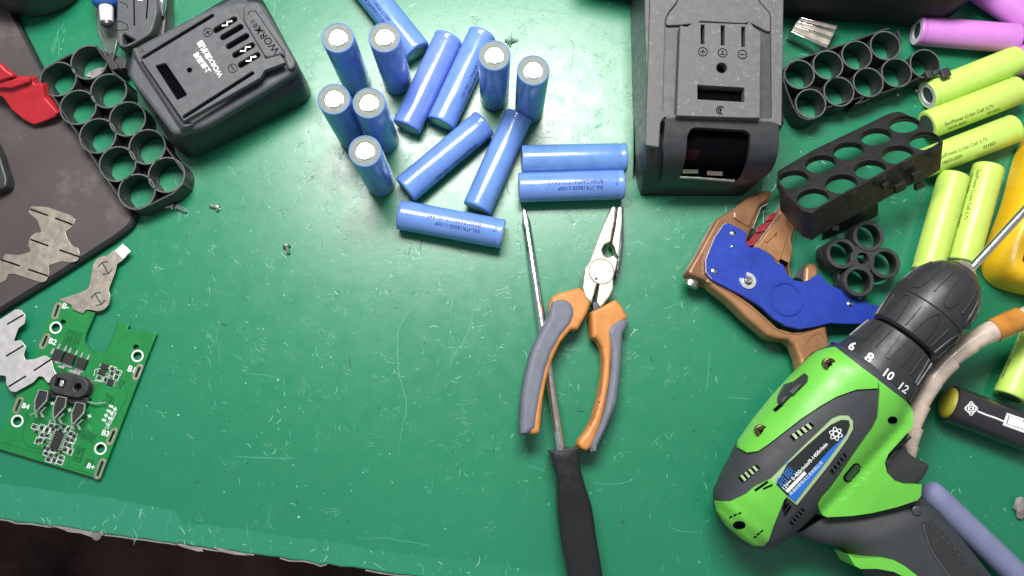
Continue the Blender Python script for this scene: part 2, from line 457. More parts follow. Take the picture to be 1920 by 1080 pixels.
# ------------------------------------------------------------------ the bench and the floor below it
EA, EB = P(0, 974, 0), P(700, 1071, 0)
ex = (EB - EA).normalized(); ey = Vector((-ex.y, ex.x, 0))
bf = Fr((EA.x, EA.y, 0), ex, ey)
mb = MB()
random.seed(3)
edge = []
x = -260.0
while x <= 760:
    edge.append((x, random.uniform(-0.5, 0.5) + (random.random() < 0.12) * random.uniform(-1.3, 0.6)))
    x += random.uniform(3, 9)
ol = edge + [(760, 700), (-260, 700)]
mb.fill(bf, ol, (), -30, 0, 1.2, 2)
bench = D.objects.new('bench_top', None)
me = D.meshes.new('bench_top')
rot = Matrix((ex, ey, Vector((0, 0, 1)))).transposed()
inv = rot.transposed()
me.from_pydata([tuple(inv @ ((q - bf.o)*S)) for q in mb.v], [], mb.f); me.update()
bm = bmesh.new(); bm.from_mesh(me); bmesh.ops.recalc_face_normals(bm, faces=bm.faces); bm.to_mesh(me); bm.free()
for p_ in me.polygons: p_.use_smooth = True
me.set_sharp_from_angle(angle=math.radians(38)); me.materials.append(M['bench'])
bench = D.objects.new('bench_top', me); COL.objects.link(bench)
mw = rot.to_4x4(); mw.translation = bf.o*S; bench.matrix_world = mw
_wl[bench.name] = Vector((0, 0, 0))
tag(bench, 'scratched green vinyl bench top with a worn front edge', kind='structure')
mb = MB().box((0, 100, -700), 2400, 2400, 4)
single('floor', mb, M['floor_dark'], 'dark floor below the bench', None, (0, 100, -698), kind='structure')
def bench_part(name, mb, m, kind=None):
    o = D.objects.new(name, mesh(name, mb, m, (0, 0, 0)))
    COL.objects.link(o); o.parent = bench; o.matrix_parent_inverse = mw.inverted()
    return tag(o, kind=kind)
mb = MB()
random.seed(8)
pts = []
for x, y in edge:
    pts.append((x, y - 0.3 + random.uniform(-0.25, 0.35)))
for k0 in range(0, len(pts) - 8, 9):
    k1 = k0 + random.randint(4, 9)
    stroke(bf, pts[k0:k1 + 1], random.uniform(0.4, 0.9), -1.6, 1.64, mb)
bench_part('worn_edge', mb, M['trim_grey'])
# scratches, nicks and specks of the vinyl: thin marks lying on it
M['scratch'] = mat('scratch', (0.065, 0.31, 0.20), 0.5)
M['holder_black'] = mat('holder_black', (0.014, 0.015, 0.015), 0.55, var=(200, 0.3), bump=(1500, 0.25, 0.1), spec=0.3, dust=(700, 0.72, (0.05, 0.05, 0.05)))
M['scratch_pale'] = mat('scratch_pale', (0.24, 0.48, 0.37), 0.5)
M['speck_dark'] = mat('speck_dark', (0.012, 0.045, 0.03), 0.6)
random.seed(15)
faint, pale, dark = MB(), MB(), MB()
def mark(mb, pts, w0):
    """a hairline through pixels, tapering at both ends"""
    q = [Vector(P(*p, 0)[:2]) for p in pts]; n = len(q); z = random.uniform(0.02, 0.05)
    L_, R_ = [], []
    for i in range(n):
        t = (q[min(i+1, n-1)] - q[max(i-1, 0)]); t = t.normalized() if t.length > 1e-6 else Vector((1, 0)); u = Vector((-t.y, t.x))
        ww = w0*(0.25 + 0.75*math.sin(math.pi*(i + 0.5)/n))*random.uniform(0.7, 1.2)/2
        a, b = q[i] + u*ww, q[i] - u*ww; L_.append(Vector((a.x, a.y, z))); R_.append(Vector((b.x, b.y, z)))
    mb.add(L_ + R_, [(i, i + 1, n + i + 1, n + i) for i in range(n - 1)])
def wob(pts, n=6, j=1.2):
    return [(x + random.uniform(-j, j), y + random.uniform(-j, j)) for x, y in spline(pts, n, False)]
for pts in ([(812, 542), (775, 575), (750, 610), (745, 655), (748, 700), (762, 760), (752, 810), (746, 862)], [(892, 540), (886, 590), (874, 630), (850, 668), (842, 690)], [(848, 553), (846, 575), (838, 590)],
            [(440, 856), (490, 858), (560, 860)], [(460, 700), (500, 704), (525, 708)], [(1240, 580), (1300, 560), (1330, 550)], [(980, 868), (1010, 880), (1036, 888)], [(1110, 905), (1150, 908), (1190, 900)],
            [(1250, 985), (1275, 995), (1318, 998)], [(1365, 745), (1410, 748)], [(920, 5), (960, 12), (1030, 22), (1100, 30)], [(1300, 430), (1330, 420), (1360, 405)], [(1330, 660), (1328, 700), (1322, 740)], [(665, 1005), (690, 1010), (720, 1008), (760, 1015), (800, 1022), (805, 1030)],
            [(210, 985), (225, 965), (236, 948), (238, 945)], [(312, 1002), (312, 985), (320, 970), (314, 962)], [(330, 980), (345, 1000), (348, 1004)], [(462, 977), (464, 1000), (466, 1016)], [(1860, 690), (1840, 740), (1846, 800)]):
    mark(faint, wob(pts, 8, 0.6), random.uniform(0.32, 0.5))
def cluster(cx, cy, rx, ry, n, ln, ang, mbs, w=(0.22, 0.42)):
    for _ in range(n):
        x, y = random.gauss(cx, rx), random.gauss(cy, ry)
        a = random.gauss(ang, 0.5); l = ln*random.uniform(0.35, 1.3); c = random.uniform(-0.5, 0.5)*l
        p = [(x, y), (x + math.cos(a)*l/2 - math.sin(a)*c*0.4, y + math.sin(a)*l/2 + math.cos(a)*c*0.4), (x + math.cos(a)*l, y + math.sin(a)*l)]
        mark(random.choice(mbs), wob(p, 3, 0.4), random.uniform(*w))
cluster(860, 720, 110, 110, 55, 11, 1.9, (faint, faint, faint, pale))
cluster(700, 860, 240, 70, 45, 11, 0.9, (faint, faint, pale))
cluster(560, 780, 60, 40, 22, 13, 2.2, (faint, faint, pale))
cluster(500, 480, 260, 120, 40, 10, 0.8, (faint, faint, pale))
cluster(820, 240, 230, 130, 120, 16, 2.4, (faint, faint, pale), (0.25, 0.5))
cluster(1060, 230, 70, 60, 50, 16, 0.5, (faint, pale), (0.25, 0.5))
cluster(1090, 520, 120, 120, 60, 12, 0.4, (faint, faint, pale))
cluster(1250, 820, 120, 130, 60, 12, 1.2, (faint, faint, pale))
cluster(1500, 300, 160, 120, 60, 13, 0.3, (faint, pale))
cluster(1840, 850, 60, 60, 25, 12, 1.8, (faint, pale))
cluster(300, 760, 200, 90, 25, 10, 1.0, (faint, faint, pale))
for k in range(80):                                  # nicks along the front edge
    x = random.uniform(0, 1000); y = 974 + x*0.1385 - abs(random.gauss(0, 22)) - 4
    cluster(x, y, 2, 2, 1, random.choice((9, 12, 16, 26)), random.choice((-1.1, -0.8, 1.3, 0.3)), (faint, faint, pale), (0.3, 0.6))
def speck(mb, x, y, r):
    if y > 966 + x*0.1385: return
    q = P(x, y, 0); z = random.uniform(0.02, 0.05); n = 6; a0 = random.random()
    mb.add([Vector((q.x + r*random.uniform(0.6, 1.2)*math.cos(a0 + 2*math.pi*i/n), q.y + r*random.uniform(0.6, 1.2)*math.sin(a0 + 2*math.pi*i/n), z)) for i in range(n)], [tuple(range(n))])
for _ in range(420): speck(pale, random.uniform(0, 1920), random.uniform(0, 1070), random.choice((0.2, 0.25, 0.35, 0.5)))
for _ in range(130): speck(dark, random.uniform(0, 1920), random.uniform(0, 1070), random.choice((0.25, 0.35, 0.6)))
for x, y in ((366, 652), (521, 712), (334, 778), (560, 969), (68, 575)): speck(pale, x, y, 0.75)
for pts in ([(655, 672), (658, 690)], [(925, 835), (926, 848)], [(1165, 975), (1172, 985)], [(1080, 770), (1095, 772)], [(415, 606), (425, 612)], [(1220, 668), (1222, 680)]): mark(dark, wob(pts, 3, 0.5), 0.7)
for _ in range(60):
    x, y = random.uniform(300, 1900), random.uniform(30, 1000); cluster(x, y, 1, 1, 1, 7, random.uniform(0, 3), (dark,), (0.3, 0.7))
bench_part('scratch_marks', faint, M['scratch'], 'stuff')
bench_part('pale_nicks', pale, M['scratch_pale'], 'stuff')
bench_part('dark_specks', dark, M['speck_dark'], 'stuff')
# torn edging strip along the front edge
def edging(pts, wd, label, z=-1.5):
    mb = MB(); f = flat(z)
    mb.fillpx(f, pts, (), -0.4, 0.4, 0.15)
    return mb
t = thing('torn_edging', 'torn grey edging flap with a screw head hanging off the front edge', 'edging', P(160, 995, -4))
part('flap', edging([(88, 984), (130, 990), (170, 997), (192, 996), (194, 1003), (180, 1011), (168, 1006), (150, 1000), (128, 998), (118, 993)], 3, None, 1.0), M['trim_grey'], t)
part('screw_head', MB().lathe([(2.6, -1.2), (2.8, 0.6), (2.0, 1.6), (0.01, 1.7)], Fr(P(182, 1004, 2.2)), 14), M['steel'], t)
single('edging_sliver', edging([(328, 1020), (350, 1023), (378, 1030), (381, 1034), (370, 1034), (345, 1027)], 2, None, 0.5), M['trim_grey'],
       'thin grey edging sliver peeling off the bench edge right of the torn flap', 'edging', P(355, 1027, 0), 'edging scraps on the bench edge')
single('edging_sliver', edging([(398, 1026), (425, 1031), (460, 1038), (463, 1042), (440, 1040), (415, 1035)], 2, None, 0.5), M['trim_grey'],
       'rightmost grey edging sliver peeling off the bench edge', 'edging', P(430, 1034, 0), 'edging scraps on the bench edge')
# ------------------------------------------------------------------ cells
CR, CL = 9.2, 65.0
def text_wrap(body, h, x0, ang0, mb, flip=False):
    """print running along the cell (local z), centred at angle ang0; flip turns it round"""
    v, f, wd = text2d(body, 0.012)
    out = []
    for q in v:
        a, b = q[0]*h, (q[1] - 0.36)*h
        if flip: a, b = -a, -b
        th = ang0 - b/CR
        out.append(((CR + 0.07)*math.cos(th), (CR + 0.07)*math.sin(th), x0 + a))
    return mb.add(out, f)

def cell(name, label, wrap, ink, lines, group, cap='positive'):
    t = thing(name, label, 'battery cell', (0, 0, 0), group)
    pr = [(6.6, 0.0), (8.2, 0.0), (8.85, 0.25), (9.15, 0.9), (CR, 2.0), (CR, 59.6), (9.02, 60.6), (8.9, 61.2), (9.02, 61.8), (CR, 62.6), (CR, 63.9), (9.05, 64.55), (8.75, 64.9), (8.45, 65.0), (8.4, 64.7)]
    part('wrap', MB().lathe(pr, None, 48), M[wrap], t, sharp=60)
    part('negative_end', MB().lathe([(6.9, 0.25), (0.01, 0.3)], None, 32), M['bright_nickel'] if wrap == 'blue_wrap' else M['dark_steel'], t)
    ring = MB().lathe([(8.45, 64.75), (5.4, 64.75), (5.3, 64.4), (5.3, 63.6)], None, 40)
    part('insulator_ring', ring, M['grey_paper'] if wrap == 'blue_wrap' else M['pale_paper'], t)
    if cap == 'positive':
        b = MB().lathe([(5.35, 63.7), (5.0, 63.75), (4.85, 64.9), (4.6, 65.15), (0.01, 65.2)], None, 32)
        part('button', b, M['bright_nickel'], t)
    else:
        b = MB().lathe([(5.35, 63.2), (3.2, 63.3), (3.0, 64.1), (0.01, 64.2)], None, 28)
        part('button', b, M['dark_steel'], t)
    if lines:
        mb = MB()
        for body, h, x0, off, fl in lines: text_wrap(body, h, x0, off/CR, mb, fl)
        part('printed_text', mb, M[ink], t)
    return t

def stand(o, top):
    q = P(top[0], top[1], CL); o.location = Vector((q.x, q.y, 0))*S
    o.rotation_euler = (0, 0, random.uniform(0, 6.28))

def lay(o, neg, pos, roll=90.0, z=CR, slide=0.5):
    """lie along the line between two pixels; roll turns the print (90 = straight up)"""
    z0, z1 = z if isinstance(z, tuple) else (z, z)
    a, b = P(*neg, z0), P(*pos, z1)
    d = (b - a).normalized(); mid = a.lerp(b, slide)
    side = Vector((0, 0, 1)).cross(d).normalized(); up = d.cross(side)
    r = math.radians(roll)
    xd = -side*math.cos(r) + up*math.sin(r)
    m = Matrix((xd, d.cross(xd), d)).transposed().to_4x4()
    m.translation = (mid - d*(CL*slide))*S
    o.matrix_world = m

def ltxt(code):
    return [('INL-ITR18650-2100P', 3.2, 51.0, 1.8, True), (code, 3.2, 51.0, -1.8, True), ('+', 3.0, 60.0, 0, True), ('-', 3.0, 9.0, 0, True)]
GB = 'blue cells scattered on the bench'
up_cell = cell('blue_cell', 'x', 'blue_wrap', 'dark_ink', None, GB)
UP = [((633.2, 70.3), 'upright blue cell at the back left, near the black tool battery'),
      ((721, 69.6), 'upright blue cell in front of the lying cell cut off by the top edge'),
      ((625.8, 185.4), 'leftmost upright blue cell, touching another upright cell on its right'),
      ((691.5, 192.8), 'upright blue cell in the middle of the left cluster'),
      ((684, 283), 'upright blue cell standing nearest the front, left of the slanting cell'),
      ((926.7, 103.5), 'upright blue cell overlapping a lying cell, clear plastic shard behind it'),
      ((1000, 131.5), 'rightmost upright blue cell, near the large grey battery case')]
for i, (px, lb) in enumerate(UP):
    o = up_cell if i == 0 else copy_tree(up_cell)
    stand(o, px); o['label'] = lb
LY = [((970.5, 352), (1171, 346), 78, 'B730C2A99A1T201D610', 'horizontal blue cell lying above the plier jaws, print facing up', 0),
      ((976.5, 300), (1175.5, 296), 215, 'B730C2A99A1T201D584', 'horizontal blue cell with no print showing, behind another against the grey case', 0),
      ((747.7, 402.3), (944.3, 439), 82, 'B730C9A99A1T1001449', 'blue cell with print lying in front of all the others', 0),
      ((760, 356), (908, 231), 15, 'B730C9A99A1T1001402', 'blue cell lying slanted beside the front upright cell, print on its lower side', 0),
      ((893.7, 392.5), (972, 217), 250, 'B730C9A99A1T1001377', 'blue cell lying steeply slanted against the rightmost upright cell', 0),
      ((761.5, 240.4), (842, 70), 250, 'B730C9A99A1T1001365', 'left one of the two parallel blue cells, lying with no print showing', 0),
      ((825, 235), (906, 62), 35, 'B730C9A99A1T1001351', 'right one of the two parallel blue cells, with print along its side', 0),
      ((784, 100), (668, -46), 120, 'B730C9A99A1T1001339', 'blue cell lying behind the upright ones and cut off by the top of the photo', 0)]
for neg, pos, roll, code, lb, _ in LY:
    t = cell('blue_cell', lb, 'blue_wrap', 'dark_ink', ltxt(code), GB)
    lay(t, neg, pos, roll)
GL = 'lime cells on the right of the bench'
def gtxt(side):
    return [('SunPower Li-ion Cell 3.7V', 3.2, 6.0, 0.0, False), ('18650-2000', 2.9, 8.0, 4.2, False), ('031823', 2.9, 36.0, 4.2, False)]
LM = [((1912, 110), (1733, 181), 240, 'lime cell farthest back, its hollow end facing left', 'recess'),
      ((1735, 236), (1911, 168), 60, 'lime cell lying between two other lime cells, print along its front', 'positive'),
      ((1733, 306), (1896, 243), 85, 'lime cell with two lines of print, end tucked behind the tilted cell holder', 'positive'),
      ((1788, 332), (1739, 508), 200, 'left one of the two lime cells lying side by side above the drill chuck', 'positive'),
      ((1853.5, 313), (1804, 494), 35, 'right one of the two lime cells above the drill chuck, next to the yellow tub', 'positive'),
      ((1893, 744), (1970, 570), 200, 'lime cell at the right edge under the taped hose', 'positive')]
for neg, pos, roll, lb, cap in LM:
    t = cell('lime_cell', lb, 'lime_wrap', 'olive_ink', gtxt(0), GL, cap)
    lay(t, neg, pos, roll)
GP = 'lilac cells in the back right corner'
for neg, pos, roll, lb, z in [((1900, 72), (1724, 58), 90, 'lilac cell lying whole in view with its hollow end facing left', CR),
                              ((1985, 75), (1835, -22), 30, 'lilac cell cut off by the top right corner of the photo', CR),
                              ((2070, 55), (1903, 118), 90, 'lilac cell of which only a sliver shows at the right edge', CR)]:
    t = cell('lilac_cell', lb, 'lilac_wrap', 'dark_ink', None, GP, 'recess')
    lay(t, neg, pos, roll, z)
mb = MB()
fs = flat(0.2)
for (a, b, c, h) in [((944, 80), (957, 66), (968, 80), 5), ((950, 85), (962, 70), (973, 76), 3), ((946, 74), (955, 84), (962, 79), 4)]:
    q = [P(*a, 0.3), P(*b, h), P(*c, 0.6)]
    mb.add(q + [v + Vector((0.3, 0.2, 0.5)) for v in q], [(0, 1, 2), (5, 4, 3), (0, 3, 4, 1), (1, 4, 5, 2), (2, 5, 3, 0)])
single('plastic_shard', mb, M['clear_plastic'], 'tiny clear plastic shard behind an upright blue cell', 'plastic scrap', P(957, 78, 0))
# ------------------------------------------------------------------ left tool battery
def z2(f, o): # zoom helper
    return [(o[0] + x/f, o[1] + y/f) for x, y in o[2:]]
def zz(f, ox, oy, pts): return [(ox + x/f, oy + y/f) for x, y in pts]
def worldpoly(pts):      # [(px, py, z)] -> xy on the bench
    return [tuple(P(*p)[:2]) for p in pts]
def layered(mb, poly, layers, r=6, cap0=True, cap1=True):
    base = rounded(poly, r, 6)
    return mb.loft([[Vector((x, y, z)) for x, y in inset(base, d)] for z, d in layers], cap0, cap1)

Z2 = lambda pts: zz(3.376, 200, 0, pts)
org = P(430, 160, 0)
bat = thing('tool_battery', 'black slide-on tool battery with white lettering, lying at the left', 'tool battery', (org.x, org.y, 0))
HB = 46.0
quad = worldpoly([(331, 289, 20), (236, 120, 20), (486, -14, 10), (593, 185, 0)])
mb = MB(); layered(mb, quad, [(0, 1.2), (1.5, 0.2), (4, 0), (19, 0), (24, 0.6), (28, 2.5), (31, 5.5), (33, 8)], 11)
part('lower_shell', mb, M['pack_side'], bat)
# upper shell: the shoulder that the rail plate stands on, with the end bumper at the back
TOPF = flat(HB)
mb = MB()
mb.fillpx(flat(30), Z2([(165, 300), (690, 25), (860, 0), (975, 0), (1205, 395), (1195, 450), (1120, 500), (620, 800), (500, 830), (420, 860), (130, 480)]), (), 0, 8, 2.5, 5, res=3)
part('shoulder', mb, M['pack_plastic'], bat)
mb = MB()
mb.fillpx(flat(38), Z2([(212, 365), (690, 75), (780, 52), (850, 150), (962, 345), (1000, 385), (1090, 365), (1120, 395), (1010, 440), (950, 485), (485, 752)]), (), 0.0, HB - 38 - 3, 0.5, 1)
part('rail_block', mb, M['void_black'], bat)
slots = []
for a, b in [((690, 190), (806, 122)), ((735, 235), (846, 170)), ((772, 292), (882, 228)), ((812, 348), (918, 286)), ((848, 410), (953, 348))]:
    slots.append((a, b))
f0 = TOPF
pl = [f0.px(p) for p in Z2([(200, 352), (690, 55), (730, 48), (806, 34), (868, 136), (982, 328), (1006, 370), (1100, 345), (1130, 395), (1000, 444), (972, 492), (486, 768)])]
hl = []
for a, b in slots:
    qa, qb = f0.px(Z2([a])[0]), f0.px(Z2([b])[0]); hl.append(stadium(qa, qb, 1.75, 5))
hl.append(rounded([f0.px(p) for p in Z2([(305, 415), (372, 398), (508, 600), (445, 632)])], 0.8, 3))
hl.append(stadium(f0.px(Z2([(232, 362)])[0]), f0.px(Z2([(668, 98)])[0]), 1.0, 4))
hl.append(stadium(f0.px(Z2([(490, 738)])[0]), f0.px(Z2([(922, 462)])[0]), 1.0, 4))
mb = MB().fill(f0, pl, hl, -4.2, 0, 0.5, 2)
part('rail_plate', mb, M['pack_plastic'], bat)
mb = MB()
for a, b in [((640, 205), None), ((798, 432), None)]:
    mb.lathe([(2.75, 0), (2.75, 0.25), (2.45, 0.25), (2.45, 0)], f0, 24, c=f0.px(Z2([a])[0]))
c1, c2 = f0.px(Z2([(640, 205)])[0]), f0.px(Z2([(798, 432)])[0])
dv = (Vector(c2) - Vector(c1)).normalized(); dn = Vector((-dv.y, dv.x))
for c, both in ((c1, True), (c2, False)):
    for d in ((dv, dn) if both else (dv,)):
        mb = stroke(f0, [Vector(c) - d*1.7, Vector(c) + d*1.7], 0.45, 0, 0.25, mb)
mb.lathe([(1.5, 0), (1.5, 0.3), (1.1, 0.3), (1.1, 0.02), (0.5, 0.02), (0.5, 0.3), (0.01, 0.3)], f0, 20, c=f0.px(Z2([(525, 443)])[0]))
part('polarity_mark', mb, M['void_black'], bat)
mb = MB()
for a, b in (slots[0], slots[3], slots[4]):
    qa, qb = [Vector(f0.px(Z2([p])[0])) for p in (a, b)]
    t_ = (qb - qa).normalized(); u_ = Vector((-t_.y, t_.x)); m_ = qa.lerp(qb, 0.62)
    z0 = f0.up(-3.2)
    stroke(z0, [m_ - t_*3.2 + u_*0.5, m_ - t_*0.6 - u_*0.9, m_ + t_*0.6 + u_*0.9, m_ + t_*3.2 - u_*0.3], 0.7, 0, 3.0, mb)
part('terminal', mb, M['bright_nickel'], bat)
mb = text_px(f0, '上盖通用', *Z2([(662, 452), (575, 330)]), bold=0.02)
text_px(f0, 'WORX款机器', *Z2([(738, 478), (600, 252)]), bold=0.015, mb=mb)
part('printed_text', mb, M['white_ink'], bat)
# bumper at the back end with the embossed name
mb = MB().fillpx(flat(38), Z2([(862, 40), (900, 14), (960, 8), (1195, 385), (1185, 430), (1150, 440), (1112, 338), (1008, 368), (982, 330), (866, 132)]), (), -1, 3.0, 1.0, 2)
part('end_bumper', mb, M['pack_plastic'], bat)
f1 = flat(41)
mb = MB()
pill = [Vector(f1.px(p)) for p in Z2([(893, 95), (905, 72), (940, 68), (1125, 330), (1128, 358), (1095, 368), (1015, 372)])]
stroke(f1, pill, 0.35, 0, 0.3, mb)
text_px(f1, 'WORX', *Z2([(1100, 318), (968, 162)]), mb=mb, lift=0.15)
text_px(f1, '威克士', *Z2([(985, 195), (925, 118)]), mb=mb, lift=0.15)
part('raised_lettering', mb, M['void_black'], bat)
# sloping latch end and its ribbed button
fe = fr3(P(*Z2([(225, 400)])[0], 42), P(*Z2([(460, 765)])[0], 42), P(*Z2([(110, 470)])[0], 22))
mb = MB()
mb.fillpx(fe, Z2([(165, 295), (205, 385), (455, 765), (503, 800), (425, 890), (340, 770), (225, 600), (125, 470)]), (), -6, 0, 1.2, 2.5)
part('latch_panel', mb, M['pack_plastic'], bat)
mb = MB().fillpx(fe, Z2([(160, 518), (207, 475), (355, 690), (308, 748)]), (), -0.2, 1.2, 0.5, 2)
lb = part('latch_button', mb, M['pack_side'], bat)
mb = MB()
g = fe.up(1.2)
for k in range(4):
    a = 0.2 + 0.2*k
    p0 = (165*(1-a) + 207*a + 8, 518*(1-a) + 475*a + 12); p1 = (308*(1-a) + 355*a - 6, 748*(1-a) + 690*a - 12)
    stroke_px(g, Z2([p0, p1]), 0.7, 0, 0.5, mb)
part('grip_rib', mb, M['pack_plastic'], lb)

# ------------------------------------------------------------------ large grey battery case
Z8 = lambda pts: zz(2.7, 1160, 0, pts)
org = P(1330, 200, 0)
case = thing('battery_case', 'large empty grey battery case with a dark window in its sloping front', 'battery case', (org.x, org.y, 0))
HT = 54.0
# body: side walls up to the top face, front slope down
L0, R0 = P(1185, 330, 0), P(1462, 318, 20)
tl, tr = P(1221, -60, HT), P(1469, -60, HT)
fl_, fr_ = P(1212, 262, HT), P(1465, 262, HT)
xl0 = P(1186, 200, 0).x; xr0 = P(1466, 200, 40).x
yb = P(1330, -90, HT).y
prof_y = [(yb, HT), (P(1340, 222, HT).y, HT), (P(1340, 290, 47).y, 47.0), (P(1340, 338, 26).y, 26.0), (P(1340, 362, 6).y, 6.0), (P(1340, 366, 0).y, 0.0)]
prof = spline(prof_y[1:], 4, False)
mb = MB()
ringsL = []
xs = [xl0, xl0 + 0.2, P(1200, 180, 40).x, P(1212, 180, HT).x + 1.0]
fy = prof_y[1][0]
wl = P(1213, 180, HT).x; wr = P(1468, 180, HT).x
# cross sections through the case along y
def section(y, zt, wl_, wr_, bl, br):
    return [Vector((bl, y, 0)), Vector((br, y, 0)), Vector((br, y, zt*0.60)), Vector((br + (wr_ - br)*0.5, y, zt*0.93)), Vector((wr_, y, zt)), Vector((wl_, y, zt)), Vector((wl_ + (bl - wl_)*0.45, y, zt*0.94)), Vector((bl, y, zt*0.62))]
secs = []
bl, br = xl0, xr0 + 0.5
for y, zt in [(yb, HT - 2.5), (fy - 0.5, HT - 2.5)]:
    secs.append(section(y, zt, wl + 0.8, wr - 0.8, bl, br))
front = [(q[0], q[1]) for q in prof]
for y, zt in front[1:]:
    k = max(0.0, (fy - y)/(fy - front[-1][0]))
    sh = 7.0*k*k*k
    secs.append(section(y, max(zt - 12, 0.3), wl + 0.8 + sh*0.6, wr - 0.8 - sh*1.6, bl + sh*0.5, br - sh*2.0))
mb.loft(secs)
part('lower_shell', mb, M['case_smooth'], case, sharp=30)
# side wall line
fs_ = None
# top deck: frame with a recessed channel round the raised terminal block
ft = flat(HT)
deck = Z8([(163, -160), (838, -160), (836, 0), (826, 640), (780, 620), (235, 590), (212, 620), (205, 745), (135, 735), (150, 300)])
mb = MB()
mb.fillpx(ft, deck, [Z8([(236, 130), (236, 100), (255, 60), (300, 5), (300, -100), (700, -100), (712, 5), (772, 70), (772, 165), (776, 600), (225, 572)])], -3.5, 0, 0.7, 1.0, rh=2)
part('deck_frame', mb, M['case_plastic'], case)
mb = MB().fillpx(flat(HT - 7), Z8([(200, -150), (800, -150), (800, 625), (200, 595)]), (), 0, 3.2, 0, 0)
part('channel_floor', mb, M['case_plastic'], case)
mb = MB().fillpx(flat(HT - 3.6), Z8([(240, 128), (240, 100), (258, 62), (303, 8), (303, -95), (697, -95), (710, 8), (768, 72), (768, 162), (745, 155), (660, 110), (640, 118), (410, 106), (395, 118), (305, 126)]), (), 0, 3.2, 0.4, 1.5)
part('rear_panel', mb, M['case_plastic'], case)
# raised terminal block with slots
HK = HT + 5
fk = flat(HK)
blk = [fk.px(p) for p in Z8([(312, 128), (345, 135), (385, 112), (398, 90), (404, 92), (408, 112), (650, 122), (660, 108), (668, 112), (680, 130), (720, 165), (716, 598), (294, 585)])]
hl = []
for x, y0, y1 in ((426, 124, 222), (528, 128, 228), (632, 134, 236)):
    hl.append([fk.px(p) for p in Z8([(x - 10, y0), (x + 10, y0 + 1), (x + 9, y1), (x - 9, y1)])])
hl.append(circle(fk.px(Z8([(523, 343)])[0]), 3.1, 24))
hl.append([fk.px(p) for p in Z8([(400, 430), (637, 443), (637, 516), (400, 502)])])
mb = MB().fill(fk, blk, hl, -7.5, 0, 0.5, 2)
part('terminal_block', mb, M['case_plastic'], case)
mb = MB().fillpx(flat(HK - 7.7), Z8([(320, 135), (710, 170), (706, 590), (304, 580)]), (), 0, 1.2, 0)
part('inner_floor', mb, M['void_black'], case)
mb = MB()
for i, c in enumerate([(426, 262), (526, 268), (626, 276)]):
    q = Vector(fk.px(Z8([c])[0]))
    mb.lathe([(2.75, 0), (2.75, 0.25), (2.35, 0.25), (2.35, 0)], fk, 28, c=q)
    X, Y = Vector((1, -0.04)), Vector((0.04, 1))
    if i != 1:
        stroke(fk, [q - X*1.6, q + X*1.6], 0.42, 0, 0.22, mb)
        if i == 0: stroke(fk, [q - Y*1.6, q + Y*1.6], 0.42, 0, 0.24, mb)
    else:
        stroke(fk, [q - X*1.5 - Y*0.9, q + X*1.5 - Y*0.9], 0.42, 0, 0.22, mb)
        stroke(fk, [q - X*0.9 + Y*1.1, q + X*0.9 + Y*1.1], 0.4, 0, 0.22, mb)
        stroke(fk, [q - Y*0.9, q + Y*1.1], 0.42, 0, 0.24, mb)
q = Vector(fk.px(Z8([(515, 558)])[0]))
for r, a0, a1 in ((2.3, 0.6, 5.2), (1.4, 0.9, 5.0)):
    stroke(fk, [q + Vector((math.cos(a), math.sin(a)))*r for a in [a0 + (a1 - a0)*k/14 for k in range(15)]], 0.5, 0, 0.22, mb)
mb.lathe([(0.7, 0), (0.7, 0.3), (0.01, 0.3)], fk, 14, c=q)
part('polarity_mark', mb, M['void_black'], case)
# sloping front panel with its window: a bent plate, so it is cut fine and laid over the slope
pts_f = front
def slope_z(y):
    if y >= pts_f[0][0]: return HT
    for (y0, z0), (y1, z1) in zip(pts_f, pts_f[1:]):
        if y1 <= y <= y0: return z0 + (z1 - z0)*(y0 - y)/(y0 - y1)
    return 0.0
def slope_pt(p):
    y_, z_ = 0, 40.0
    lo, hi = 0.0, HT + 1
    for _ in range(40):
        z_ = (lo + hi)/2
        q = P(p[0], p[1], z_)
        if slope_z(q.y) < z_: hi = z_
        else: lo = z_
    return P(p[0], p[1], z_)
def gridcut(v, f, step, axes=(0, 1)):
    bm = bmesh.new()
    vs = [bm.verts.new(q) for q in v]
    for q in f:
        try: bm.faces.new([vs[i] for i in q])
        except ValueError: pass
    bmesh.ops.triangulate(bm, faces=bm.faces)
    for ax in axes:
        st = step[ax] if isinstance(step, tuple) else step
        c = [q[ax] for q in v]; x = math.floor(min(c)/st)*st + st
        no = [0, 0, 0]; no[ax] = 1
        while x < max(c):
            co = [0, 0, 0]; co[ax] = x
            bmesh.ops.bisect_plane(bm, geom=bm.verts[:] + bm.edges[:] + bm.faces[:], dist=1e-5, plane_co=co, plane_no=no)
            x += st
    bm.verts.index_update()
    V = [tuple(q.co) for q in bm.verts]; F = [tuple(q.index for q in g.verts) for g in bm.faces]
    # boundary edges
    B = [(e.verts[0].index, e.verts[1].index) for e in bm.edges if len(e.link_faces) == 1]
    bm.free()
    return V, F, B
def drape(mb, outline, holes, fn, step, depth):
    """cut a flat region fine, lift it with fn(x, y, d) (d: how far below the outer skin) and give it a skirt"""
    v, f = fill2d(outline, holes, 0, 0, 0)
    V, Fc, B = gridcut(v, f, step)
    n = len(V)
    top = [fn(q[0], q[1], 0) for q in V]
    bi = sorted({i for e in B for i in e}); idx = {i: n + k for k, i in enumerate(bi)}
    low = [fn(V[i][0], V[i][1], depth) for i in bi]
    return mb.add(top + low, Fc + [(a, b, idx[b], idx[a]) for a, b in B])
def on_front(pxs, r=0.0):
    q = [slope_pt(p) for p in pxs]
    q = [(p.x, p.y) for p in q]
    return rounded(q, r) if r else q
mb = MB()
win = Z8([(362, 655), (385, 645), (640, 660), (668, 682), (664, 715), (625, 885), (590, 922), (310, 900), (318, 870), (345, 690)])
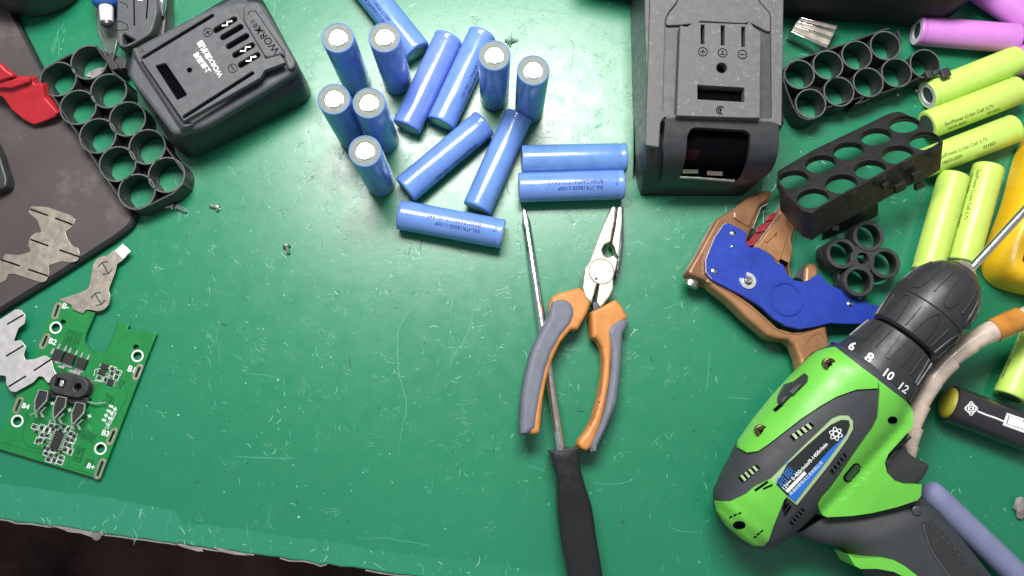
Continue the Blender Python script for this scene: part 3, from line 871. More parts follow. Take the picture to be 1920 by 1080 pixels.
drape(mb, on_front(Z8([(237, 588), (780, 622), (812, 640), (800, 800), (765, 880), (700, 915), (560, 960), (300, 955), (212, 930), (222, 740)]), 2.0),
      [on_front(win, 1.5)], lambda x, y, d: Vector((x, y, slope_z(y) - d + 0.6)), 2.5, 4.0)
part('front_panel', mb, M['case_smooth'], case, sharp=50)
mb = MB()
drape(mb, on_front(Z8([(340, 640), (680, 655), (640, 905), (310, 895)])), [], lambda x, y, d: Vector((x, y, max(slope_z(y) - d - 6.5, 1.0))), 3.0, 0.2)
wi = part('window_void', mb, M['void_black'], case)
mb = MB()
for a in (Z8([(330, 850), (408, 852), (408, 870), (330, 870)]), Z8([(455, 858), (533, 862), (533, 882), (455, 878)])):
    drape(mb, on_front(a), [], lambda x, y, d: Vector((x, y, max(slope_z(y) - d - 3.0, 2))), 3.0, 0.5)
part('contact_tab', mb, M['worn_steel'], case)
mb = MB()
mb.tube([slope_pt(p) + Vector((0, 0, -0.2)) for p in Z8([(308, 896), (400, 900), (500, 908), (585, 914)])], 0.9, 10)
part('window_lip', mb, M['steel'], case)
mb = MB()
drape(mb, on_front(Z8([(350, 740), (430, 745), (400, 800), (338, 790)])), [], lambda x, y, d: Vector((x, y, max(slope_z(y) - d - 6.0, 1.5))), 3.0, 0.3)
part('red_cell_glimpse', mb, M['dark_red'], case)
# crease on the left wall
mb = MB()
mb.tube([P(1189, 330, 3), P(1191, 180, 6), P(1193, 104, 10), P(1211, 60, 30)], 0.5, 8)
part('wall_seam', mb, M['void_black'], case)

# ------------------------------------------------------------------ cell holders
def ring_mesh(fr, c, r, h, w=0.9, seg=36):
    return MB().lathe([(r - w, -h), (r - w, 0), (r, 0), (r, -h), (r - w, -h)], fr, seg, c=c)

def holder(name, label, H, r, h, centers, bands, extra, m='black_plastic', hub=None, grp=None, w=0.9, fr=None, under=0.45):
    f = fr or flat(H)
    o = P(*centers[len(centers)//2], 0)
    t = thing(name, label, 'cell holder', (o.x, o.y, 0), grp)
    for c in centers:
        rg = part('socket_ring', ring_mesh(f, f.px(c), r, h, w), M[m], t)
        part('rim', MB().lathe([(r - w + 0.05, 0), (r - w + 0.1, 0.12), (r - 0.1, 0.12), (r - 0.05, 0)], f, 36, c=f.px(c)), M['lit_rim'], rg)
    return t, f
HG = 'black plastic cell holders'
c21 = zz(2.7, 0, 0, [(295, 400), (450, 315), (395, 543), (550, 460), (495, 687), (645, 602), (595, 830), (745, 743), (692, 970), (843, 885)])
t, f = holder('cell_holder', 'ten hole cell holder with thin rings, leaning on the dark mat at left', 16.0, 11.3, 15.8, c21, None, None)
mb = MB()
stroke_px(f, zz(2.7, 0, 0, [(345, 480), (260, 478), (212, 430), (202, 385), (222, 335), (270, 312)][2:4] + [(212, 440), (268, 490), (400, 690), (510, 860), (610, 1010), (650, 1050), (700, 1056), (760, 1035), (880, 975), (925, 930), (932, 870), (880, 800), (840, 745)]), 1.0, -16, 16, mb)
stroke_px(f, zz(2.7, 0, 0, [(235, 345), (310, 300), (365, 272)]), 1.0, -16, 16, mb)
stroke_px(f, zz(2.7, 0, 0, [(488, 232), (520, 280), (578, 370), (640, 420)]), 1.0, -16, 17, mb)
part('outer_band', mb, M['black_plastic'], t)
# floor webs between the rings
mb = MB()
cs = [Vector(f.px(c)) for c in c21]
u = (cs[8] - cs[0]).normalized(); vv = (cs[1] - cs[0]).normalized()
def web(mb, cs, i, j, k, l, f, r, z):
    q = (cs[i] + cs[j] + cs[k] + cs[l])/4
    s = (cs[i] - cs[l]).length/2 - r + 1.2
    return mb.fill(f, [q + (cs[a] - q).normalized()*((cs[a] - q).length - r + 0.9) if n_ % 2 == 0 else q + ((cs[a] + cs[b]) / 2 - q)*0.98 for a, b in ((i, j), (j, l), (l, k), (k, i)) for n_ in (0, 1)], (), z, z + 1.0, 0)
for k in range(4):
    i = 2*k
    web(mb, cs, i, i + 1, i + 2, i + 3, f, 11.3, -12)
part('web', mb, M['black_plastic'], t)
mb = MB()
f2 = flat(18)
mb.fillpx(f2, zz(2.7, 0, 0, [(520, 290), (570, 262), (582, 275), (572, 300), (590, 320), (600, 345), (565, 355)]), (), -10, 0, 0.5, 0.6)
mb.fillpx(f2, zz(2.7, 0, 0, [(570, 300), (618, 278), (640, 300), (632, 345), (600, 350)]), (), -12, -3, 0.5, 0.6)
part('clip_tab', mb, M['black_plastic'], t)
mb = MB().fillpx(flat(3), zz(2.7, 0, 0, [(430, 385), (450, 360), (500, 340), (560, 335), (520, 370), (470, 395)]), (), 0, 1, 0.3)
part('metal_tab', mb, M['steel'], t)

c18 = zz(4, 1440, 0, [(235, 557), (450, 487), (666, 414), (880, 341), (320, 777), (532, 687), (752, 617), (965, 545), (1178, 478)])
t, f = holder('cell_holder', 'thin ringed cell holder with a ragged side, between silver clip and lilac cell', 17.0, 9.75, 16.0, c18, None, None)
mb = MB()
stroke_px(f, zz(4, 1440, 0, [(1000, 320), (985, 270), (975, 230)]), 0.9, -8, 8, mb)
stroke_px(f, zz(4, 1440, 0, [(910, 212), (860, 225), (760, 262), (560, 335), (360, 400), (235, 440), (160, 480), (122, 540), (118, 600), (150, 700), (190, 800), (235, 870), (290, 895), (350, 888)]), 0.9, -16, 16, mb)
part('outer_band', mb, M['black_plastic'], t)
mb = MB()
random.seed(12)
edge = [(350, 892), (420, 830), (450, 795), (560, 768), (640, 740), (700, 722), (730, 712), (700, 745), (660, 770), (740, 745), (800, 705), (880, 680), (960, 655), (1060, 610), (1130, 580), (1200, 562)]
pts = [Vector(f.px(q)) for q in zz(4, 1440, 0, edge)]
n_ = len(pts)
wallr = []
for i, q in enumerate(pts):
    h = -random.uniform(0.0, 2.2)
    d_ = Vector((0.25, -0.97))*0.5
    wallr.append([f.at(q.x, q.y, h), f.at(q.x + d_.x, q.y + d_.y, h), f.at(q.x + d_.x, q.y + d_.y, -17), f.at(q.x, q.y, -17)])
mb.loft(wallr)
part('ragged_wall', mb, M['black_plastic'], t)
mb = MB()
for c in ((553, 800), (972, 715), (1112, 683)):
    q = P(*zz(4, 1440, 0, [c])[0], 9); mb.lathe([(1.7, 0), (1.4, 1.2), (0.01, 1.3)], Fr(q, (0.95, 0.3, 0), (0, 0.3, 0.95)), 10)
part('stud', mb, M['black_plastic'], t)
mb = MB().fillpx(flat(21), zz(4, 1440, 0, [(1180, 535), (1225, 520), (1240, 565), (1200, 585)]), (), -8, 0, 0.4, 0.5)
mb.fillpx(flat(21), zz(4, 1440, 0, [(1240, 528), (1290, 512), (1300, 545), (1245, 560)]), (), -4, -1.5, 0.4, 0.5)
mb.fillpx(flat(21.5), zz(4, 1440, 0, [(1292, 520), (1355, 500), (1382, 560), (1318, 588)]), (), -3, 0, 0.5, 0.8)
part('clip_tab', mb, M['black_plastic'], t)
mb = MB()
cs = [Vector(f.px(c)) for c in c18]
for k in range(3):
    web(mb, cs, k, k + 1, k + 4, k + 5, f, 9.75, -13)
part('web', mb, M['black_plastic'], t)

# tilted holder: a thick plate with ten wells, far side down
A_ = P(1487, 335, 31); B_ = P(1696, 233, 31); C_ = P(1733, 263, 43)
fh = fr3(A_, B_, C_)
d_row = (Vector(fh.px((1524, 370))) - Vector(fh.px((1487, 335))))
cent = [Vector(fh.px(q)) for q in [(1487, 336), (1538.6, 307), (1590.6, 282), (1642.4, 256), (1695, 233), (1524, 371), (1577, 343.6), (1631, 317), (1683, 289), (1733, 264)]]
o = P(1620, 320, 0)
t = thing('cell_holder', 'thick black cell holder tilted on its edge over the lime cells', 'cell holder', (o.x, o.y, 0), HG)
Zc = lambda pts: zz(2.842, 1420, 180, pts)
out = [fh.px(q) for q in Zc([(105, 415), (110, 398), (300, 285), (500, 190), (700, 92), (755, 80), (800, 98), (880, 145), (965, 215), (985, 240), (940, 270), (800, 335), (600, 445), (400, 550), (310, 605), (290, 622), (240, 605), (195, 560), (120, 470)])]
rr = min((cent[i+1] - cent[i]).length for i in (0, 1, 2, 3, 5, 6, 7, 8))*0.47
mb = MB().fill(fh, rounded(out, 2, 3), [circle(c, rr, 28) for c in cent], -3.0, 0, 0.35, 1)
part('face_plate', mb, M['holder_black'], t)
for c in cent:
    part('socket_ring', MB().lathe([(rr, -1), (rr + 0.9, -1), (rr + 0.9, -4.5), (rr, -4.5), (rr, -1)], fh, 32, c=c), M['holder_black'], t)
mb = MB()
wp = [Vector(fh.px(q)) for q in Zc([(120, 470), (195, 560), (240, 607), (290, 624), (310, 606), (400, 551), (600, 446), (800, 336), (940, 271), (985, 241)])]
stroke(fh, wp, 1.2, -21, 21.2, mb)
part('side_wall', mb, M['holder_black'], t)
mb = MB()
fw = Fr(fh.at(*wp[5]), fh.x, fh.n)
for c, r in (((480, 568), 1.0),):
    pass
for px_, sx, sy in (((752, 480), 7, 5), ((840, 420), 6, 5), ((855, 470), 6, 4), ((672, 470), 4, 3)):
    q = fw.px(Zc([px_])[0]); mb.box((q[0], q[1], 0.2) if fw.n.y < 0 else (q[0], q[1], -2.6), sx, sy, 2.4, fw)
part('clip_tab', mb, M['holder_black'], t)
mb = MB()
q = [P(*p_, z_) for p_, z_ in ((Zc([(345, 600)])[0], 30), (Zc([(640, 450)])[0], 30), (Zc([(640, 640)])[0], 6), (Zc([(345, 770)])[0], 0))]
th = Vector((0.3, 0.95, 0.1))*1.6
mb.add(q + [v_ + th for v_ in q], [(0, 1, 2, 3), (7, 6, 5, 4), (0, 4, 5, 1), (1, 5, 6, 2), (2, 6, 7, 3), (3, 7, 4, 0)])
mb.box(tuple(P(*Zc([(405, 710)])[0], 6)), 4, 3, 4)
part('support_leg', mb, M['holder_black'], t)

# small four ring holder
c4 = Zc([(593, 745), (450, 838), (680, 890), (540, 985)])
f4 = flat(17)
o = P(1615, 485, 0)
t = thing('cell_holder', 'small four ring cell spacer, the smallest black holder', 'cell holder', (o.x, o.y, 0), HG)
cs = [Vector(f4.px(c)) for c in c4]
for c in cs:
    part('socket_ring', MB().lathe([(7.2, -3.5), (7.2, 0), (9.3, 0), (9.6, -0.6), (9.6, -14), (9.1, -14), (9.1, -3.5), (7.2, -3.5)], f4, 36, c=c), M['black_plastic'], t)
mb = MB()
q = sum(cs, Vector((0, 0)))/4
mb.fill(f4, [q + (c - q)*0.55 if k % 2 == 0 else q + ((cs[a] + cs[b])/2 - q)*0.9 for (a, b) in ((0, 1), (1, 3), (3, 2), (2, 0)) for k, c in ((0, cs[a]), (1, None))], [circle(q, 3.6, 16)], -6, -0.6, 0.3)
part('hub', mb, M['black_plastic'], t)
mb = MB()
stroke_px(flat(11), Zc([(350, 800), (345, 850), (370, 900), (430, 940), (440, 990), (500, 1040)]), 1.4, -9, 9, mb)
part('outer_band', mb, M['black_plastic'], t)
for o_ in [x for x in COL.objects if x.name.startswith('cell_holder')]: o_['group'] = HG

# silver clip
Z5 = lambda pts: zz(7.385, 1440, 0, pts)
f = flat(13)
o = P(1525, 55, 0)
t = thing('metal_clip', 'shiny ridged silver metal clip behind the ragged cell holder', 'metal clip', (o.x, o.y, 0))
mb = MB().fillpx(f, Z5([(325, 440), (370, 330), (440, 240), (510, 245), (975, 345), (830, 650), (800, 672)]), (), -13, -1.5, 0.5, 0.5)
part('clip_body', mb, M['steel'], t)
def lerp2(a, b, k): return (a[0]*(1-k) + b[0]*k, a[1]*(1-k) + b[1]*k)
a0, a1, b0, b1 = (325, 440), (470, 235), (815, 668), (970, 345)
for k0, k1, h in ((0.0, 0.10, 1.2), (0.12, 0.36, 0.2), (0.38, 0.46, 1.2), (0.48, 0.66, 0.4), (0.68, 0.78, 1.2), (0.80, 0.92, 0.3), (0.93, 1.0, 1.0)):
    mb = MB().fillpx(flat(11.5), Z5([lerp2(a0, a1, k0), lerp2(b0, b1, k0), lerp2(b0, b1, k1), lerp2(a0, a1, k1)]), (), 0, h, 0.25)
    part('ridge', mb, M['chrome' if h > 0.9 else 'nickel_sheet'], t)
# ------------------------------------------------------------------ dark mat at the left and what lies on it
MH = 7.0
fm = flat(MH)
mo = P(120, 300, 0)
t = thing('work_mat', 'dark brown rubber mat with a black rim under the red clip', 'mat', (mo.x, mo.y, 0))
outm = [(-260, -160), (-40, -120), (22, 20), (78, 132), (140, 235), (205, 330), (246, 385), (252, 404), (244, 424), (215, 446), (100, 520), (0, 582), (-160, 690), (-320, 760)]
ol = rounded([fm.px(p) for p in outm], 3)
mb = MB().loft([[Vector((x, y, 0.05)) for x, y in inset(ol, -0.3)], [Vector((x, y, MH - 2.2)) for x, y in inset(ol, -0.3)], [Vector((x, y, MH - 0.6)) for x, y in inset(ol, 1.0)], [Vector((x, y, MH - 0.2)) for x, y in inset(ol, 2.4)]])
part('rim', mb, M['mat_edge'], t)
mb = MB().fill(fm, inset(ol, 2.2), (), -1.5, 0.15, 0.6, 2)
part('surface', mb, M['brown_mat'], t)
# a rubbed, shiny smear on the mat is in its material; the strip lies on it
def strip(name, label, f, out, cuts, m, th, org, cat='nickel strip', grp=None, rnd=0.9, waves=0.0):
    mb = MB()
    ol = rounded([f.px(p) for p in out], rnd, 4)
    mb.fill(f, ol, (), 0, th, 0.06, 1)
    o = single(name, mb, M[m], label, cat, org, grp)
    for a, b in cuts:
        part('slot', MB().fill(f.up(th), stadium(f.px(a), f.px(b), 0.5, 3), (), -0.1, 0.03, 0), M['void_black'], o)
    return o
Z3 = lambda pts: zz(3, 0, 380, pts)
f = flat(MH + 0.3)
strip('nickel_strip', 'dull zigzag nickel strip lying across the edge of the dark mat', f,
      Z3([(160, 55), (175, 20), (270, 25), (405, 75), (425, 95), (415, 130), (370, 165), (375, 195), (405, 240), (440, 255), (450, 285), (440, 325), (405, 338), (350, 330), (275, 352), (278, 400), (262, 440), (235, 450), (80, 400), (50, 400), (30, 440), (-60, 480), (-120, 460), (-120, 360), (15, 320), (30, 288), (110, 295), (175, 275), (160, 240), (170, 195), (195, 172), (235, 165), (212, 100)]),
      [(a, b) for a, b in (Z3([(175, 38), (268, 72)]), Z3([(314, 88), (408, 124)]), Z3([(176, 208), (272, 243)]), Z3([(338, 267), (444, 304)]), Z3([(10, 322), (112, 356)]), Z3([(163, 376), (268, 412)]))],
      'nickel_sheet', 0.35, P(75, 455, MH), grp='loose zigzag nickel strips')
Z4 = lambda pts: zz(3, 0, 560, pts)
f = flat(6.5)
strip('nickel_strip', 'bright silvery zigzag nickel strip resting on the circuit board corner', f,
      Z4([(-80, 130), (0, 118), (90, 60), (120, 62), (145, 95), (140, 140), (105, 165), (78, 240), (118, 232), (148, 270), (135, 320), (145, 345), (195, 340), (255, 318), (290, 340), (305, 400), (322, 430), (315, 455), (270, 475), (245, 440), (220, 435), (190, 470), (90, 525), (60, 520), (36, 480), (35, 435), (0, 430), (-90, 445)]),
      [(a, b) for a, b in (Z4([(44, 143), (132, 92)]), Z4([(38, 322), (132, 266)]), Z4([(194, 404), (292, 340)]), Z4([(52, 494), (145, 437)]))],
      'bright_sheet', 0.3, P(40, 660, 6), grp='loose zigzag nickel strips')
f = flat(4.5)
o = P(180, 520, 4)
t = thing('terminal_strip', 'dull nickel lead with two round lobes standing off the top of the circuit board', 'nickel strip', (o.x, o.y, 0))
out = Z3([(330, 545), (440, 510), (490, 490), (505, 470), (525, 350), (540, 320), (575, 300), (605, 300), (640, 265), (700, 318), (660, 345), (650, 390), (620, 470), (612, 495), (622, 525), (615, 570), (590, 600), (555, 612), (520, 605), (485, 600), (470, 625), (410, 600), (405, 575)])
def arcz(cx, cy, r, a0, a1, n=8): return [(cx + r*math.cos(a0 + (a1 - a0)*k/n), cy + r*math.sin(a0 + (a1 - a0)*k/n)) for k in range(n + 1)]
hl = []
for cx, cy, a in ((592, 368, 1.0), (552, 542, 1.0)):
    d = Vector((math.cos(1.05), math.sin(1.05))); n_ = Vector((-d.y, d.x)); c = Vector((cx, cy))
    hl.append((c - d*33, c + d*33))
    for s_ in (-1, 1):
        m_ = c + d*36*s_
        hl.append((m_ - n_*32 - d*12*s_, m_)); hl.append((m_, m_ + n_*32 - d*12*s_))
mb = MB().fill(f, rounded([f.px(p) for p in out], 1.2, 4), (), 0, 0.35, 0.06, 1)
part('lead_plate', mb, M['nickel_sheet'], t)
mb = MB()
for a, b in hl:
    stroke_px(f.up(0.35), Z3([tuple(a), tuple(b)]), 0.75, 0.0, 0.05, mb)
part('weld_slot', mb, M['chip_black'], t)
mb = MB().fillpx(flat(5.4), Z3([(660, 255), (690, 230), (735, 272), (705, 305)]), (), -0.2, 0.4, 0.1)
mb.fillpx(flat(5.0), Z3([(640, 268), (662, 256), (705, 305), (690, 320)]), (), 0, 0.9, 0.2)
part('solder_tab', mb, M['bright_nickel'], t)

# ------------------------------------------------------------------ circuit board
o = P(130, 740, 0)
pcb = thing('circuit_board', 'green circuit board with white markings at the left front corner of the bench', 'circuit board', (o.x, o.y, 0))
BT = 3.6
fb = flat(BT)
out = Z4([(318, 9), (410, 37), (405, 60), (470, 85), (487, 66), (535, 80), (484, 200), (478, 235), (495, 280), (545, 304), (592, 292), (622, 255), (665, 130), (725, 145), (715, 172), (785, 192), (795, 170), (880, 195), (562, 1016), (-40, 835), (-80, 800), (0, 770), (48, 640), (172, 385), (222, 228)])
holes = [circle(fb.px(Z4([c])[0]), r, 16) for c, r in (((313, 163), 2.4), ((773, 322), 2.4), ((97, 688), 2.4), ((565, 843), 2.4), ((354, 134), 1.8), ((764, 274), 1.8))]
slots = [((328, 40), (308, 98)), ((262, 215), (240, 265)), ((785, 388), (764, 438)), ((112, 572), (90, 628)), ((640, 748), (616, 804)), ((576, 920), (548, 995))]
holes += [stadium(*[fb.px(q) for q in Z4(s_)], 0.6, 4) for s_ in slots]
mb = MB().fill(fb, [fb.px(p) for p in out], holes, -1.6, 0, 0.12, 1)
part('board', mb, M['board_green'], pcb)
for c in ((313, 163), (773, 322), (97, 688), (565, 843)):
    q = fb.px(Z4([c])[0])
    part('pad_ring', MB().lathe([(2.75, 0.02), (3.2, 0.12), (3.65, 0.02)], fb, 28, c=q), M['white_ink'], pcb)
for s_ in slots:
    a, b = [Vector(fb.px(q)) for q in Z4(s_)]
    o1 = stadium(a, b, 2.2, 6); i1 = stadium(a, b, 0.8, 6)
    part('slot_pad', MB().fill(fb, o1, [i1], 0.0, 0.15, 0.04, 1), M['nickel_sheet'], pcb)
mb = MB()
for s_, a, b in (('B-', (348, 52), (382, 62)), ('B2', (272, 248), (312, 262)), ('B1', (716, 405), (752, 418)), ('B4', (122, 612), (160, 624)), ('B3', (570, 765), (608, 776)), ('B+', (486, 950), (526, 965))):
    text_px(fb, s_, *Z4([a, b]), mb=mb, bold=0.02)
for i, (x, y) in enumerate([(618, 622), (640, 636), (604, 648), (590, 672), (578, 700), (622, 660), (612, 690), (600, 722)]):
    text_px(fb, '+' if i % 2 else '-', *Z4([(x - 10, y - 4), (x + 12, y + 4)]), mb=mb, bold=0.03)
for a, b in (((278, 598), (298, 606)), ((372, 636), (394, 646)), ((484, 668), (504, 680))):
    text_px(fb, '+', *Z4([a, b]), mb=mb, bold=0.03)
stroke_px(fb, Z4([(590, 735), (650, 630)]), 0.3, 0.02, 0.1, mb)
stroke_px(fb, Z4([(605, 735), (655, 640)]), 0.3, 0.02, 0.1, mb)
part('printed_text', mb, M['white_ink'], pcb, kind='stuff')
# copper relief: traces, border line, stitched vias
mb = MB()
for ln in ([(160, 630), (122, 770), (150, 830), (390, 890), (380, 945), (560, 1000)], [(-20, 800), (150, 850), (360, 905)], [(145, 640), (165, 690)], [(545, 304), (496, 284), (478, 240), (484, 200), (535, 80)],
           [(592, 292), (622, 255), (663, 132)], [(700, 470), (720, 540), (640, 700)], [(560, 470), (520, 540), (480, 560)]):
    stroke_px(fb, Z4(ln), 0.35, 0.0, 0.06, mb)
part('trace', mb, M['board_dark'], pcb)
mb = MB()
random.seed(4)
for x0, y0, nx, ny in ((385, 170, 9, 11), (475, 740, 8, 6), (440, 830, 5, 9), (600, 530, 6, 6), (490, 900, 5, 5), (330, 385, 6, 3), (680, 460, 3, 5)):
    for i in range(nx):
        for j in range(ny):
            if random.random() < 0.12: continue
            q = fb.px(Z4([(x0 + i*9.5 - j*3.5, y0 + j*9.5 + i*3.2 + (i % 2)*4)])[0])
            mb.add([fb.at(q[0] + dx, q[1] + dy, 0.04) for dx, dy in ((-.42, -.42), (.42, -.42), (.42, .42), (-.42, .42))], [(0, 1, 2, 3)])
part('via_dots', mb, M['board_dark'], pcb, kind='stuff')
# axes of the board
bu = (Vector(fb.px(Z4([(562, 1016)])[0])) - Vector(fb.px(Z4([(880, 195)])[0]))).normalized()   # down the board
bx = Vector((-bu.y, bu.x))
bang = math.atan2(bx.y, bx.x)
def on_board(name, c, sx, sy, h, m, z=0.0, parent=None, bev=0.15):
    q = Vector(fb.px(Z4([c])[0]))
    mb = MB().fill(fb, [q + bx*dx*sx/2 + bu*dy*sy/2 for dx, dy in ((-1, -1), (1, -1), (1, 1), (-1, 1))], (), z, z + h, bev, 1)
    return part(name, mb, M[m], parent or pcb)
for c in ((335, 318), (398, 340), (464, 366)):
    tr = on_board('power_transistor', c, 6.0, 6.4, 2.3, 'chip_black', 0.2)
    q = Vector(fb.px(Z4([c])[0]))
    mb = MB()
    for k in (-1, 1):
        mb.box((*(q + bx*2.1*k - bu*4.6), 0.1), 1.1, 3.4, 0.5, fb, bang)
        mb.box((*(q + bx*2.1*k - bu*3.6), 0.4), 1.0, 1.2, 0.7, fb, bang)
    mb.box((*(q + bu*4.0), 0.1), 5.6, 1.8, 0.6, fb, bang)
    part('lead', mb, M['solder'], tr)
on_board('resistor', (300, 298), 2.0, 3.6, 0.8, 'solder')
on_board('solder_pad', (408, 410), 4.5, 1.6, 0.4, 'solder'); on_board('solder_pad', (440, 420), 2.5, 1.6, 0.4, 'solder'); on_board('solder_pad', (345, 385), 4.0, 1.4, 0.4, 'solder')
# plug housing
q0, q1 = Vector(fb.px(Z4([(372, 478)])[0])), Vector(fb.px(Z4([(470, 500)])[0]))
mb = MB().fill(fb, stadium(q0, q1, 6.3, 8), [circle(q1 + (q1 - q0)*0.0, 2.2, 14), [q0 + bx*dx*2.9 + bu*dy*2.6 for dx, dy in ((-1, -1), (1, -1), (1, 1), (-1, 1))]], 0, 7.5, 0.7, 2)
pg = part('plug_housing', mb, M['black_plastic'], pcb)
mb = MB().fill(fb, [q0 + bx*dx*1.5 + bu*dy*1.8 for dx, dy in ((-1, -1), (0.6, -1), (1, 1), (-0.6, 1))], (), 1, 5.5, 0.3)
part('plug_pin', mb, M['bright_nickel'], pg)
mb = MB().fill(fb, stadium(q0, q1, 6.6, 8), (), 0, 1.2, 0.3)
part('plug_flange', mb, M['dark_steel'], pg)
mb = MB().fillpx(flat(BT + 5), Z4([(270, 512), (500, 560), (482, 590), (430, 600), (300, 560), (265, 555)]), (), -5, -1, 0.4)
part('terminal_base', mb, M['chip_black'], pcb)
# three bent blade terminals standing on the board
ft2 = flat(BT + 8)
for dx, dy in ((0, 0), (104, 36), (208, 70)):
    sh = lambda pts: Z4([(x + dx, y + dy) for x, y in pts])
    mb = MB().fillpx(ft2, sh([(222, 512), (270, 522), (262, 572), (238, 600), (205, 640), (192, 600), (198, 570), (216, 520)]), (), -1.0, -0.6, 0.1)
    bl_ = part('blade_terminal', mb, M['chip_black'], pcb)
    mb = MB()
    stroke_px(ft2, sh([(205, 668), (195, 620), (196, 575), (220, 512), (270, 522), (262, 572), (200, 640), (170, 655)]), 0.55, -1.2, 1.4, mb)
    stroke_px(ft2, sh([(248, 612), (220, 640), (234, 668)]), 0.5, -3, 2.0, mb)
    part('bright_edge', mb, M['solder'], bl_)
    mb = MB()
    for px_ in ((212, 530), (255, 535), (240, 595), (205, 620)):
        q = P(*sh([px_])[0], BT + 7); mb.box((q.x, q.y, BT - 0.1), 0.8, 0.8, 7.2)
    part('terminal_post', mb, M['chip_black'], bl_)
mb = MB()
stroke_px(flat(BT + 3), Z4([(475, 575), (540, 590), (600, 582)]), 0.6, 0, 0.5, mb)
part('wire_end', mb, M['solder'], pcb)
# controller chip with legs, and the small parts round it
chip = on_board('controller_chip', (325, 798), 4.6, 10.5, 1.6, 'chip_black', 0.3)
mb = MB(); q = Vector(fb.px(Z4([(325, 798)])[0]))
for k in range(8):
    for s_ in (-1, 1):
        c = q + bu*(k - 3.5)*1.27 + bx*s_*3.4
        mb.box((c.x, c.y, 0.2), 2.2, 0.6, 0.5, fb, bang)
part('chip_leg', mb, M['solder'], chip)
random.seed(21)
def smd(c, rot_=False, sx=1.3, sy=2.3, box=True):
    w_, h_ = (sy, sx) if rot_ else (sx, sy)
    r = on_board('resistor', c, w_, h_, 0.7, 'chip_black', 0.1, bev=0.08)
    qq = Vector(fb.px(Z4([c])[0])); ax = bx if rot_ else bu
    m_ = MB()
    for s_ in (-1, 1):
        e = qq + ax*s_*max(w_, h_)*0.5
        m_.box((e.x, e.y, 0.05), (0.8 if rot_ else w_), (h_ if rot_ else 0.8), 0.72, fb, bang)
    part('solder_end', m_, M['solder'], r)
    if box:
        o1 = [qq + bx*dx*(w_/2 + 0.75) + bu*dy*(h_/2 + 0.75) for dx, dy in ((-1, -1), (1, -1), (1, 1), (-1, 1))]
        part('outline_mark', stroke(fb, o1, 0.34, 0.02, 0.08, None, True), M['white_ink'], r)
for i, (c, rt) in enumerate([((196, 720), 1), ((235, 726), 0), ((208, 748), 1), ((262, 742), 0), ((240, 768), 1), ((268, 770), 1), ((228, 795), 0), ((258, 802), 1), ((212, 800), 0), ((268, 735), 0),
               ((290, 715), 1), ((322, 722), 1), ((362, 718), 0), ((300, 735), 0), ((345, 740), 1), ((385, 735), 0), ((400, 760), 1), ((385, 790), 0), ((408, 795), 1), ((392, 825), 1), ((372, 818), 0),
               ((368, 850), 1), ((345, 862), 0), ((300, 850), 1), ((272, 845), 0), ((262, 870), 1), ((290, 880), 1), ((318, 880), 0), ((345, 895), 1), ((275, 905), 1), ((305, 908), 0), ((338, 918), 1), ((255, 835), 1), ((418, 775), 0), ((395, 860), 0)]):
    smd(c, bool(rt), box=(i % 5 != 2))
for c, sx, sy in (((592, 382), 4.4, 3.0), ((578, 416), 4.2, 2.6)):
    d_ = on_board('diode', c, sx, sy, 1.3, 'chip_black', 0.2)
    q = Vector(fb.px(Z4([c])[0])); m_ = MB()
    for s_ in (-1, 1): m_.box((*(q + bx*s_*(sx/2 + 0.5)), 0.1), 1.2, 1.4, 0.6, fb, bang)
    part('solder_end', m_, M['solder'], d_)
for c in ((560, 445), (630, 420), (655, 440), (665, 415), (635, 395), (596, 455)): smd(c, random.random() < 0.5)
d_ = on_board('small_chip', (625, 470), 3.4, 3.6, 1.1, 'chip_black', 0.2)
q = Vector(fb.px(Z4([(625, 470)])[0])); m_ = MB()
for k in range(4):
    for s_ in (-1, 1): m_.box((*(q + bx*s_*2.3 + bu*(k - 1.5)*0.95), 0.1), 1.3, 0.45, 0.4, fb, bang)
part('chip_leg', m_, M['solder'], d_)
mb = MB()
for a, b in (((535, 398), (640, 380)), ((535, 400), (528, 435)), ((640, 380), (646, 400)), ((528, 460), (590, 470))): stroke_px(fb, Z4([a, b]), 0.25, 0.02, 0.08, mb)
part('outline_mark', mb, M['white_ink'], pcb)

# ------------------------------------------------------------------ loose screws
def screw(label, a, b, hd, r=1.5, sections=None):
    """shank from pixel a to b, head at b"""
    A, B = P(*a, 1.6), P(*b, 2.6)
    t = thing('screw', label, 'screw', (A.x, A.y, 0), 'loose small screws on the bench')
    d = (B - A).normalized(); f = Fr(A, d.cross(Vector((0, 0, 1))), Vector((0, 0, 1)))
    if (f.n).dot(d) < 0: f = Fr(A, -f.x, f.y)
    L = (B - A).length
    pr = [(0.2, 0.0)]
    n = max(4, int(L/0.7))
    for k in range(n):
        pr += [(r*0.62, 0.5 + (L - 0.5)*k/n), (r*0.85, 0.5 + (L - 0.5)*(k + 0.5)/n)]
    part('shank', MB().lathe(pr + [(r*0.7, L)], f, 12), M['chrome'], t)
    part('head', MB().lathe([(r*0.7, L), (hd*0.8, L - 0.1), (hd, L + 0.4), (hd*0.9, L + 1.3), (hd*0.45, L + 1.6), (hd*0.4, L + 1.2), (0.01, L + 1.2)], f, 16), M['steel'], t)
screw('tiny screw with a big head, nearest the front corner of the black holder', (305, 388), (320, 386), 2.6)
screw('tiny screw end to end with another, right one of the touching pair', (350, 397), (333, 388), 2.4)
screw('tiny screw lying alone behind the two touching screws, head to the right', (392, 384), (406, 388), 2.4)
screw('tiny screw lying alone farthest from the black holder, head to the back', (541, 476), (537, 463), 2.6)

